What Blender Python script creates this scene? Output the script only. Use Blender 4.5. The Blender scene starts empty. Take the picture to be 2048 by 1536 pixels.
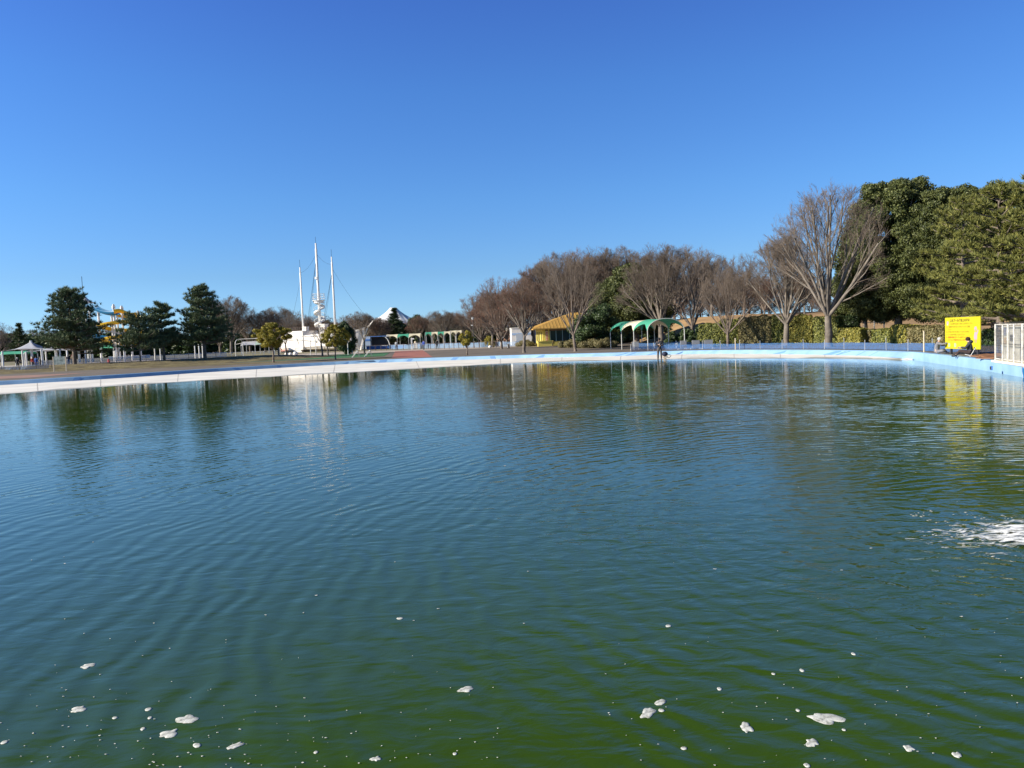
import bpy, math, random
import numpy as np
from mathutils import Vector, Matrix
R = math.radians
scene = bpy.context.scene
col = scene.collection

# ---------------------------------------------------------------- camera
F_PX, CX, CY = 1539.0, 1024.0, 768.0          # focal length and centre in photograph pixels (2048 wide)
PITCH, ROLL, EYE = math.atan(93/1539), 0.040, 2.3
_F = Vector((0, math.cos(PITCH), -math.sin(PITCH)))
_U0 = Vector((0, math.sin(PITCH), math.cos(PITCH)))
_X = Vector((1, 0, 0))
_RT = _X*math.cos(ROLL) - _U0*math.sin(ROLL)
_UP = _X*math.sin(ROLL) + _U0*math.cos(ROLL)
cd = bpy.data.cameras.new("camera")
cam = bpy.data.objects.new("camera", cd)
col.objects.link(cam)
M3 = Matrix((_RT, _UP, -_F)).transposed()
cam.matrix_world = Matrix.Translation((0, 0, EYE)) @ M3.to_4x4()
cd.sensor_width = 36.0
cd.lens = 36.0*F_PX/2048.0
cd.clip_start = 0.1
cd.clip_end = 200000.0
scene.camera = cam

# ---------------------------------------------------------------- sky, sun, exposure
SUN_EL, SUN_AZ = R(25), R(-104)               # azimuth clockwise from +Y (the view direction)
world = bpy.data.worlds.new("World")
scene.world = world
world.use_nodes = True
wn = world.node_tree
wn.nodes.clear()
sky = wn.nodes.new("ShaderNodeTexSky")
sky.sky_type = 'NISHITA'
sky.sun_disc = False
sky.sun_elevation = SUN_EL
sky.sun_rotation = SUN_AZ
sky.altitude = 0.0
sky.air_density = 1.0
sky.dust_density = 0.15
sky.ozone_density = 3.0
# the winter sky is a deeper, purer blue than the model's: tint it by elevation
tcw = wn.nodes.new("ShaderNodeTexCoord")
spw = wn.nodes.new("ShaderNodeSeparateXYZ")
wn.links.new(tcw.outputs['Generated'], spw.inputs[0])
rmp = wn.nodes.new("ShaderNodeValToRGB")
SKY_TINT = [(0.014, (0.459, 0.735, 1.292)), (0.035, (0.396, 0.631, 1.058)), (0.086, (0.375, 0.562, 0.853)), (0.177, (0.36, 0.602, 0.918)), (0.3, (0.336, 0.595, 0.986)), (0.395, (0.316, 0.529, 1.005)), (0.47, (0.15, 0.33, 0.52)), (0.53, (0.09, 0.22, 0.28)), (0.8, (0.09, 0.2, 0.3))]
els = rmp.color_ramp.elements
while len(els) < len(SKY_TINT):
    els.new(0.5)
for e_, (p_, c_) in zip(els, SKY_TINT):
    e_.position = p_
    e_.color = (c_[0]/2, c_[1]/2, c_[2]/2, 1)
wn.links.new(spw.outputs[2], rmp.inputs[0])
vm = wn.nodes.new("ShaderNodeVectorMath")
vm.operation = 'MULTIPLY'
wn.links.new(sky.outputs[0], vm.inputs[0])
wn.links.new(rmp.outputs[0], vm.inputs[1])
hs = wn.nodes.new("ShaderNodeVectorMath")
hs.operation = 'SCALE'
side = wn.nodes.new("ShaderNodeMath")       # evens out the brighter side opposite the sun
side.operation = 'MULTIPLY_ADD'
side.inputs[1].default_value = -0.34
side.inputs[2].default_value = 2.0
wn.links.new(spw.outputs[0], side.inputs[0])
wn.links.new(side.outputs[0], hs.inputs['Scale'])
wn.links.new(vm.outputs[0], hs.inputs[0])
bgn = wn.nodes.new("ShaderNodeBackground")
bgn.inputs[1].default_value = 0.111
won = wn.nodes.new("ShaderNodeOutputWorld")
wn.links.new(hs.outputs[0], bgn.inputs[0])
wn.links.new(bgn.outputs[0], won.inputs[0])
sl = bpy.data.lights.new("sun", 'SUN')
sl.energy = 5.0
sl.angle = R(0.55)
sl.color = (1.0, 0.91, 0.76)
so = bpy.data.objects.new("sun", sl)
col.objects.link(so)
sd = Vector((math.sin(SUN_AZ)*math.cos(SUN_EL), math.cos(SUN_AZ)*math.cos(SUN_EL), math.sin(SUN_EL)))
so.rotation_euler = sd.to_track_quat('Z', 'Y').to_euler()
so.location = (-60, -20, 60)
scene.view_settings.view_transform = 'Standard'
scene.view_settings.look = 'None'
scene.view_settings.exposure = 0.70
scene.view_settings.gamma = 1.0
scene.view_settings.use_curve_mapping = False
try:
    scene.cycles.use_denoising = True
    scene.cycles.max_bounces = 8
    scene.cycles.transparent_max_bounces = 12
except Exception:
    pass

# ---------------------------------------------------------------- where a photograph pixel stands
def ray(px, py):
    return _F*F_PX + _RT*(px-CX) + _UP*(CY-py)
def on_z(px, py, z):
    d = ray(px, py)
    t = (z-EYE)/d.z
    return Vector((d.x*t, d.y*t, z))
def X_at(px, py, Y):
    d = ray(px, py)
    return d.x*Y/d.y
def Z_at(px, py, Y):
    d = ray(px, py)
    return EYE + d.z*Y/d.y
def pt(px, py, Y):
    return Vector((X_at(px, py, Y), Y, Z_at(px, py, Y)))

AX = [(-66, 98), (-60, 104), (-51, 105), (-45, 111), (-39, 115)]
def _segd(x, y):
    best = 1e9
    for (x0, y0), (x1, y1) in zip(AX, AX[1:]):
        dx, dy = x1-x0, y1-y0
        t = max(0, min(1, ((x-x0)*dx+(y-y0)*dy)/(dx*dx+dy*dy)))
        best = min(best, math.hypot(x-x0-t*dx, y-y0-t*dy))
    return best
def flat(x, y):
    return 0.42 + max(0.0, min(y, 200)-95)*0.0062
def mound(x, y):
    d = _segd(x, y)/14.0
    return 0.0 if d >= 1 else 0.62*(1-d*d)**1.6
def gz(x, y):
    return flat(x, y) + mound(x, y)
def bank(x, y):
    """height of the golden embankment behind the hedge"""
    s = (x-20)/96
    t = max(0.0, min(1.0, (y-92+14*s)/46))
    up = max(0.0, min(1.0, (x-19)/13))
    return 0.35+4.3*up*(t*t*(3-2*t))
def gpt(px, py, Y):
    x = X_at(px, py, Y)
    return Vector((x, Y, gz(x, Y)))

# ---------------------------------------------------------------- materials
def mat(name, base, rough=0.7, var=0.0, scale=4.0, var2=None, island=0.0, metal=0.0, spec=0.5,
        bump=0.0, bscale=30.0, alpha=None, transl=0.0, coord='Object', detail=4.0):
    m = bpy.data.materials.new(name)
    m.use_nodes = True
    nt = m.node_tree
    N, L = nt.nodes, nt.links
    b = N["Principled BSDF"]
    b.inputs['Roughness'].default_value = rough
    b.inputs['Metallic'].default_value = metal
    b.inputs['Specular IOR Level'].default_value = spec
    b.inputs['Base Color'].default_value = (*base, 1)
    cur = None
    if var > 0 or var2 is not None:
        tc = N.new("ShaderNodeTexCoord")
        nz = N.new("ShaderNodeTexNoise")
        nz.inputs['Scale'].default_value = scale
        nz.inputs['Detail'].default_value = detail
        L.new(tc.outputs[coord], nz.inputs['Vector'])
        cr = N.new("ShaderNodeValToRGB")
        a = tuple(c*(1-var) for c in base)
        z = var2 if var2 is not None else tuple(min(1, c*(1+var)) for c in base)
        cr.color_ramp.elements[0].position = 0.32
        cr.color_ramp.elements[1].position = 0.68
        cr.color_ramp.elements[0].color = (*a, 1)
        cr.color_ramp.elements[1].color = (*z, 1)
        L.new(nz.outputs['Fac'], cr.inputs[0])
        cur = cr.outputs[0]
    if island > 0:
        g = N.new("ShaderNodeNewGeometry")
        h = N.new("ShaderNodeHueSaturation")
        mr = N.new("ShaderNodeMapRange")
        mr.inputs['To Min'].default_value = 1-island
        mr.inputs['To Max'].default_value = 1+island
        L.new(g.outputs['Random Per Island'], mr.inputs['Value'])
        L.new(mr.outputs[0], h.inputs['Value'])
        mr2 = N.new("ShaderNodeMapRange")
        mr2.inputs['To Min'].default_value = 0.5+0.035*island
        mr2.inputs['To Max'].default_value = 0.5-0.045*island
        L.new(g.outputs['Random Per Island'], mr2.inputs['Value'])
        L.new(mr2.outputs[0], h.inputs['Hue'])
        if cur is not None:
            L.new(cur, h.inputs['Color'])
        else:
            h.inputs['Color'].default_value = (*base, 1)
        cur = h.outputs[0]
    if cur is not None:
        L.new(cur, b.inputs['Base Color'])
    if bump > 0:
        tc2 = N.new("ShaderNodeTexCoord")
        n2 = N.new("ShaderNodeTexNoise")
        n2.inputs['Scale'].default_value = bscale
        n2.inputs['Detail'].default_value = 5
        L.new(tc2.outputs[coord], n2.inputs['Vector'])
        bp = N.new("ShaderNodeBump")
        bp.inputs['Strength'].default_value = 1.0
        bp.inputs['Distance'].default_value = bump
        L.new(n2.outputs['Fac'], bp.inputs['Height'])
        L.new(bp.outputs[0], b.inputs['Normal'])
    if transl > 0:
        t = N.new("ShaderNodeBsdfTranslucent")
        if cur is not None:
            L.new(cur, t.inputs[0])
        else:
            t.inputs[0].default_value = (*base, 1)
        mx = N.new("ShaderNodeMixShader")
        mx.inputs[0].default_value = transl
        L.new(b.outputs[0], mx.inputs[1])
        L.new(t.outputs[0], mx.inputs[2])
        L.new(mx.outputs[0], N["Material Output"].inputs[0])
    if alpha is not None:
        b.inputs['Alpha'].default_value = alpha
    return m

# ---------------------------------------------------------------- mesh helpers
class MB:
    """Collects shapes; build() links them as ONE mesh object."""
    def __init__(s):
        s.v, s.f, s.m = [], [], []
        s.mi = 0
    def add(s, vs, fs):
        o = len(s.v)
        s.v += [tuple(v) for v in vs]
        s.f += [tuple(i+o for i in f) for f in fs]
        s.m += [s.mi]*len(fs)
        return s
    def box(s, c, size, rz=0.0, taper=1.0):
        x, y, z = (a/2 for a in size)
        vs = []
        for k, (sx, sy, sz) in enumerate([(-1,-1,-1),(1,-1,-1),(1,1,-1),(-1,1,-1),(-1,-1,1),(1,-1,1),(1,1,1),(-1,1,1)]):
            t = taper if sz > 0 else 1
            px, py = sx*x*t, sy*y*t
            vs.append((c[0]+px*math.cos(rz)-py*math.sin(rz), c[1]+px*math.sin(rz)+py*math.cos(rz), c[2]+sz*z))
        return s.add(vs, [(0,3,2,1),(4,5,6,7),(0,1,5,4),(1,2,6,5),(2,3,7,6),(3,0,4,7)])
    def tube(s, path, r, k=6, caps=True):
        P = [Vector(p) for p in path]
        n = len(P)
        rr = r if isinstance(r, (list, tuple)) else [r]*n
        vs, fs = [], []
        ref = Vector((0, 0, 1))
        for i in range(n):
            d = (P[min(i+1, n-1)]-P[max(i-1, 0)]).normalized()
            a = d.cross(ref)
            if a.length < 1e-3:
                a = d.cross(Vector((0, 1, 0)))
            a.normalize()
            b = a.cross(d)
            for j in range(k):
                t = 2*math.pi*j/k
                vs.append(P[i]+(a*math.cos(t)+b*math.sin(t))*rr[i])
        for i in range(n-1):
            for j in range(k):
                j2 = (j+1) % k
                fs.append((i*k+j, i*k+j2, (i+1)*k+j2, (i+1)*k+j))
        if caps:
            fs.append(tuple(range(k-1, -1, -1)))
            fs.append(tuple((n-1)*k+j for j in range(k)))
        return s.add(vs, fs)
    def ball(s, c, r, k=8, n=6, f=None):
        vs, fs = [], []
        r = r if isinstance(r, (tuple, list)) else (r, r, r)
        vs.append((c[0], c[1], c[2]-r[2]))
        for i in range(1, n):
            ph = -math.pi/2+math.pi*i/n
            for j in range(k):
                t = 2*math.pi*j/k
                q = f(t, ph) if f else 1
                vs.append((c[0]+r[0]*q*math.cos(ph)*math.cos(t), c[1]+r[1]*q*math.cos(ph)*math.sin(t), c[2]+r[2]*q*math.sin(ph)))
        vs.append((c[0], c[1], c[2]+r[2]))
        for j in range(k):
            fs.append((0, 1+(j+1) % k, 1+j))
        for i in range(n-2):
            for j in range(k):
                j2 = (j+1) % k
                fs.append((1+i*k+j, 1+i*k+j2, 1+(i+1)*k+j2, 1+(i+1)*k+j))
        o = 1+(n-2)*k
        for j in range(k):
            fs.append((o+j, o+(j+1) % k, len(vs)-1))
        return s.add(vs, fs)
    def grid(s, rows):
        n, k = len(rows), len(rows[0])
        vs = [p for r in rows for p in r]
        return s.add(vs, [(i*k+j, i*k+j+1, (i+1)*k+j+1, (i+1)*k+j) for i in range(n-1) for j in range(k-1)])
    def prism(s, poly, z0, z1):
        n = len(poly)
        vs = [(x, y, z0) for x, y in poly]+[(x, y, z1) for x, y in poly]
        fs = [tuple(range(n-1, -1, -1)), tuple(range(n, 2*n))]+[(i, (i+1) % n, n+(i+1) % n, n+i) for i in range(n)]
        return s.add(vs, fs)
    def build(s, name, m, parent=None, smooth=False, loc=None, rz=None):
        me = bpy.data.meshes.new(name)
        me.from_pydata(s.v, [], s.f)
        ms = m if isinstance(m, (list, tuple)) else [m]
        for q in ms:
            me.materials.append(q)
        if len(ms) > 1:
            me.polygons.foreach_set('material_index', s.m)
        if smooth:
            me.polygons.foreach_set('use_smooth', [True]*len(me.polygons))
        me.update()
        return link(name, me, parent, loc, rz)
def link(name, me, parent=None, loc=None, rz=None):
    o = bpy.data.objects.new(name, me)
    col.objects.link(o)
    if parent is not None:
        o.parent = parent
    if loc is not None:
        o.location = loc
    if rz is not None:
        o.rotation_euler = (0, 0, rz)
    return o
def tag(o, label, cat, group=None):
    o["label"] = label
    o["category"] = cat
    if group:
        o["group"] = group
    return o
def kind(o, k, label=None):
    o["kind"] = k
    if label:
        o["label"] = label
    return o
def thing(name, label, cat, loc=(0, 0, 0), rz=0.0, group=None):
    o = bpy.data.objects.new(name, None)
    o.empty_display_size = 0.2
    col.objects.link(o)
    o.location = loc
    o.rotation_euler = (0, 0, rz)
    return tag(o, label, cat, group)
def copy_thing(root, loc, rz=0.0, label=None, group=None, scale=None):
    r = root.copy()
    col.objects.link(r)
    r.location = loc
    r.rotation_euler = (0, 0, rz)
    if scale:
        r.scale = scale
    if label:
        r["label"] = label
    if group:
        r["group"] = group
    for ch in list(root.children):
        c = ch.copy()
        col.objects.link(c)
        c.parent = r
        for g in list(ch.children):
            d = g.copy()
            col.objects.link(d)
            d.parent = c
    return r
def np_mesh(name, V, quads, mats, smooth=False):
    me = bpy.data.meshes.new(name)
    V = np.asarray(V, dtype=np.float32)
    q = np.asarray(quads, dtype=np.int32)
    k = q.shape[1]
    me.vertices.add(len(V))
    me.vertices.foreach_set('co', V.ravel())
    me.loops.add(q.size)
    me.loops.foreach_set('vertex_index', q.ravel())
    me.polygons.add(len(q))
    me.polygons.foreach_set('loop_start', np.arange(0, q.size, k, dtype=np.int32))
    if smooth:
        me.polygons.foreach_set('use_smooth', np.ones(len(q), dtype=bool))
    for m in (mats if isinstance(mats, (list, tuple)) else [mats]):
        me.materials.append(m)
    me.update(calc_edges=True)
    return me
def crv(pts, n):
    """Catmull-Rom through pts, n samples per span."""
    P = [np.array(p, float) for p in pts]
    P = [2*P[0]-P[1]]+P+[2*P[-1]-P[-2]]
    out = []
    for i in range(1, len(P)-2):
        a, b, c, d = P[i-1], P[i], P[i+1], P[i+2]
        for j in range(n):
            t = j/n
            out.append(0.5*((2*b)+(-a+c)*t+(2*a-5*b+4*c-d)*t*t+(-a+3*b-3*c+d)*t**3))
    out.append(P[-2])
    return out
# ================================================================= SETTING
M_asphalt = mat("asphalt", (0.15, 0.125, 0.10), 0.9, var=0.22, scale=0.35, bump=0.004, bscale=40, detail=8)
M_red = mat("red_paving", (0.36, 0.135, 0.10), 0.85, var=0.18, scale=1.3)
M_pink = mat("worn_pink_paving", (0.33, 0.19, 0.15), 0.9, var=0.15, scale=0.8)
M_white = mat("white_concrete", (0.80, 0.775, 0.715), 0.75, var=0.13, scale=0.35, detail=8)
M_blue = mat("pool_blue_paint", (0.25, 0.44, 0.68), 0.55, var=0.10, scale=0.9, var2=(0.31, 0.51, 0.72), detail=6)
M_dgrass = mat("dry_grass", (0.22, 0.165, 0.065), 0.95, var=0.65, scale=0.8, bump=0.10, bscale=5, var2=(0.23, 0.19, 0.08), detail=8)
M_gold = mat("golden_dry_grass", (0.36, 0.23, 0.11), 0.95, var=0.22, scale=0.4, bump=0.05, bscale=4, detail=8)
M_turf = mat("artificial_turf", (0.035, 0.15, 0.05), 0.95, var=0.2, scale=0.7)
M_snow = mat("mountain_snow", (0.8, 0.82, 0.86), 0.8)

# --- the pool's rim: far shore and right-hand wall read off the photograph, the rest closes round the viewer
RIM_PX = [(-160, 771), (0, 762), (200, 751), (460, 735), (720, 721), (1000, 711), (1200, 706), (1400, 700.5), (1560, 699.5),
          (1700, 700.5), (1770, 701.8), (1825, 704), (1850, 706.6), (1968, 719), (2048, 729.5), (2130, 740)]
WAT_PX = [(-160, 803), (0, 789), (200, 774), (460, 758), (720, 744), (1000, 728), (1200, 721.5), (1400, 718), (1560, 717),
          (1700, 717.4), (1770, 718.6), (1825, 719.8)]
RIM_Z = 0.45
rim = [on_z(x, y, RIM_Z) for x, y in RIM_PX]
rimc = [Vector((p[0], p[1], RIM_Z)) for p in crv([(p.x, p.y) for p in rim[:12]], 10)]
wall_pts = [Vector((p.x, p.y, RIM_Z)) for p in rim[12:]]+[Vector((17.5, 12, RIM_Z)), Vector((15, 0.9, RIM_Z))]
watc = [Vector((p[0], p[1], 0)) for p in crv([tuple(on_z(x, y, 0.0))[:2] for x, y in WAT_PX], 10)]
close_pts = [Vector((-40, 0.9, RIM_Z)), Vector((-58, 20, RIM_Z)), Vector((-62, 45, RIM_Z))]
RIM = rimc+wall_pts+close_pts                      # clockwise seen from above
CEN = Vector((-8, 35, 0))

# beach: the white sloping floor between the water and the blue kerb
rows = []
for a, w in zip(rimc, watc):
    inn = (w-a)
    inn.z = 0
    L_ = inn.length
    u = inn/L_
    foot = a+u*min(0.45, L_*0.3)
    r = [Vector((foot.x, foot.y, 0.07))]
    for t in (0.2, 0.4, 0.6, 0.8):
        q = foot.lerp(Vector((w.x, w.y, 0)), t)
        q.z = 0.13*(1-t)**1.0 if L_ > 1 else 0.05*(1-t)
        r.append(q)
    r[0].z = 0.13 if L_ > 1 else 0.05
    r.append(Vector((w.x, w.y, 0.0)))
    r.append(w+u*6-Vector((0, 0, 0.25)))
    rows.append(r)
kind(MB().grid(rows).build("beach", M_white, smooth=True), "structure", "white sloping concrete beach of the pool")

# wet, stained band along the waterline and a few joints across the slab
M_stain = mat("waterline_stain", (0.42, 0.43, 0.37), 0.55, var=0.35, scale=0.5, var2=(0.68, 0.67, 0.62), detail=8)
st_rows, jt = [], MB()
for i, (r, a, w) in enumerate(zip(rows, rimc, watc)):
    L_ = (r[5]-r[0]).length
    t0 = 1-min(0.35, (1.3+0.6*math.sin(i*0.9)+0.5*math.sin(i*0.37))/max(L_, 1))
    f = r[0].lerp(r[5], t0)
    f.z = 0.13*(1-t0) if L_ > 1 else 0.0
    st_rows.append([f+Vector((0, 0, 0.006)), r[5]+Vector((0, 0, 0.004))])
    if i % 6 == 2 and L_ > 4 and i+1 < len(rows):
        d = (rows[i+1][0]-r[0]).normalized()*0.05
        for k in range(5):
            jt.add([r[k]+Vector((0, 0, 0.008)), r[k]+d+Vector((0, 0, 0.008)), r[k+1]+d+Vector((0, 0, 0.008)), r[k+1]+Vector((0, 0, 0.008))], [(0, 1, 2, 3)])
kind(MB().grid(st_rows).build("waterline_stain", M_stain), "structure", "greyish wet stain along the pool's waterline")
kind(jt.build("slab_joint", mat("joint_grey", (0.50, 0.48, 0.45), 0.8)), "structure", "thin joints across the white slab")

# kerb: blue sloping face + rounded top, then vertical wall at the right
def kerb_section(p, nxt, prv, wall):
    t = (nxt-prv)
    t.z = 0
    t.normalize()
    out = Vector((-t.y, t.x, 0))
    if (p-CEN).dot(out) < 0:
        out = -out
    if wall:
        return [p-Vector((0, 0, 1.2)), p-Vector((0, 0, 0.04)), p+out*0.04, p+out*0.45, p+out*0.45-Vector((0, 0, 0.3))]
    return [p-out*0.5-Vector((0, 0, 0.36)), p-out*0.10-Vector((0, 0, 0.05)), p, p+out*0.45, p+out*0.45-Vector((0, 0, 0.3))]
sec = []
allp = rimc+wall_pts
for i, p in enumerate(allp):
    q = allp[min(i+1, len(allp)-1)]
    pr = allp[max(i-1, 0)]
    sec.append(kerb_section(p, q, pr, i >= len(rimc)-1))
kb = MB().grid(sec)
kind(kb.build("pool_kerb", M_blue), "structure", "pale blue painted kerb and wall round the pool")
# darker blue strips across the kerb, most of them skewed
M_dblue = mat("darker_blue_patch", (0.15, 0.31, 0.58), 0.55)
rnd = random.Random(5)
pb = MB()
def kerb_patch(i, f, w0, skew):
    a, b = rimc[i], rimc[i+1]
    d = (b-a).normalized()
    s_ = sec[i]
    s2 = sec[i+1]
    lo = s_[0].lerp(s2[0], f)
    hi = s_[1].lerp(s2[1], f)
    off = Vector((0, -0.006, 0.008))
    pb.add([lo+off, lo+d*w0+off, hi+d*(w0+skew)+off, hi+d*skew+off], [(0, 1, 2, 3)])
def kerb_at(px):
    best = min(range(len(rimc)-1), key=lambda i: abs((rimc[i].x/rimc[i].y)-((px-1024)/1539.0+0.0)))
    return best
for px, w0, sk in [(140, 0.5, 0.3), (455, 0.6, -0.4), (550, 0.35, 0.2), (668, 0.5, 0.9), (762, 0.8, 0.2), (808, 0.5, 0.2), (905, 0.6, 0.3), (970, 0.6, -0.3),
                   (1060, 2.5, 0.8), (1228, 0.25, 1.2), (1243, 0.2, 1.0), (1275, 0.3, 1.2), (1340, 0.3, 0.8), (1352, 0.25, 0.8), (1483, 0.35, 3.0), (1545, 0.8, 1.4),
                   (1585, 0.2, 2.0), (1645, 0.9, 1.2), (1675, 0.25, 1.1), (1684, 0.15, 0.7), (1722, 0.12, 0.5), (1752, 0.10, 0.5)]:
    kerb_patch(kerb_at(px), 0.4, w0, sk)
kind(pb.build("kerb_strip", M_dblue), "structure", "darker blue strips across the kerb")

# white coping at the right, two drain holes and the joint
cp = MB()
W0, W1, W2 = on_z(1985, 721, RIM_Z), on_z(2048, 729.5, RIM_Z), Vector((17.5, 12, RIM_Z))
n_ = Vector((-0.97, 0.24, 0))
cop = []
for p in (W0, W1, W2):
    cop.append([p+n_*0.05+Vector((0, 0, -0.06)), p+n_*0.05+Vector((0, 0, 0.03)), p-n_*1.1+Vector((0, 0, 0.03)), p-n_*1.1+Vector((0, 0, -0.1))])
cp.grid(cop)
M_cream = mat("cream_coping", (0.78, 0.72, 0.58), 0.7, var=0.05, scale=2)
kind(cp.build("pool_coping", M_cream), "structure", "cream coping slab on the pool wall")

# ground: one sheet from the rim to the horizon
facs = [0.0, 1, 3, 6, 10, 15, 20, 26, 32, 38, 45, 52, 60, 70, 82, 96, 115, 140, 180, 260, 500, 1500, 6000, 30000, 90000]
base_loop = []
for i, p in enumerate(RIM):
    q, pr = RIM[(i+1) % len(RIM)], RIM[i-1]
    base_loop.append(p)
# densify the wall part
loop = []
for i, p in enumerate(base_loop):
    q = base_loop[(i+1) % len(base_loop)]
    n = max(1, int((q-p).length/6))
    for k in range(n):
        loop.append(p.lerp(q, k/n))
rows = []
for d in facs:
    r = []
    for p in loop:
        o = Vector((p.x-CEN.x, p.y-CEN.y, 0)).normalized()
        q = p+o*(0.40+d)
        z = flat(q.x, q.y) if d < 400 else 0.9
        r.append((q.x, q.y, z))
    r.append(r[0])
    rows.append(r)
kind(MB().grid(rows).build("ground", M_asphalt), "structure", "grey brown asphalt ground round the pool")

# sheets on the ground
def sheet(name, m, poly, dz, nx=8, ny=14, label=None, k="structure"):
    a, b, c, d = [Vector(p) for p in poly]           # near-left, near-right, far-right, far-left (x, y)
    rows = []
    for j in range(ny+1):
        l, r_ = a.lerp(d, j/ny), b.lerp(c, j/ny)
        row = []
        for i in range(nx+1):
            q = l.lerp(r_, i/nx)
            row.append((q.x, q.y, flat(q.x, q.y)+dz))
        rows.append(row)
    return kind(MB().grid(rows).build(name, m), k, label)
def xy(px, py, Y):
    return (X_at(px, py, Y), Y)
sheet("red_paving", M_red, [xy(783, 716, 90.5), xy(866, 715, 88), xy(846, 701, 136), xy(790, 701, 136)], 0.014, label="salmon red paved patch beside the pool")
sheet("pink_path", M_pink, [(-74, 66.5), (-43, 69.5), (-43.5, 79), (-74, 76)], 0.014, label="worn pink path on the left shore")
sheet("artificial_turf", M_turf, [(-40, 101), (-17, 103), (-20, 128), (-44, 122)], 0.02, label="green artificial turf strip")
sheet("verge", M_dgrass, [(-44, 88.2), (-15, 92.5), (-14, 98.5), (-42, 98.5)], 0.012, label="thin dry verge behind the kerb")
sheet("pale_paving", mat("pale_paving", (0.42, 0.36, 0.30), 0.9, var=0.1, scale=0.4), [(-130, 124), (8, 132), (8, 170), (-150, 165)], 0.012, label="pale paving of the farther pool area")
sheet("worn_lawn", mat("worn_lawn", (0.20, 0.18, 0.10), 0.95, var=0.3, scale=0.3), [(-120, 150), (20, 150), (24, 230), (-140, 230)], 0.02, label="worn winter lawn beyond the pools")

# tree bed mound
rows = []
for j in range(31):
    y = 84+j*1.7
    r = []
    for i in range(61):
        x = -84+i*1.15
        h = mound(x, y)
        n = 0.06*math.sin(x*1.9+y)*math.sin(y*1.3-x*0.7) if h > 0.05 else 0
        r.append((x, y, flat(x, y)+h+n-0.03))
    rows.append(r)
kind(MB().grid(rows).build("grass_mound", M_dgrass, smooth=True), "structure", "low mound of dry grass under the pines")

# golden grass embankment at the right
rows = []
for j in range(36):
    r = []
    for i in range(44):
        x = 18+i*2.6
        y = 80+j*3.6
        n = 0.12*math.sin(i*1.3+j)*math.sin(j*0.9) if y > 96 else 0
        r.append((x, y, bank(x, y)+n))
    rows.append(r)
kind(MB().grid(rows).build("embankment", M_gold, smooth=True), "structure", "golden dry grass embankment behind the hedge")

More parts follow.
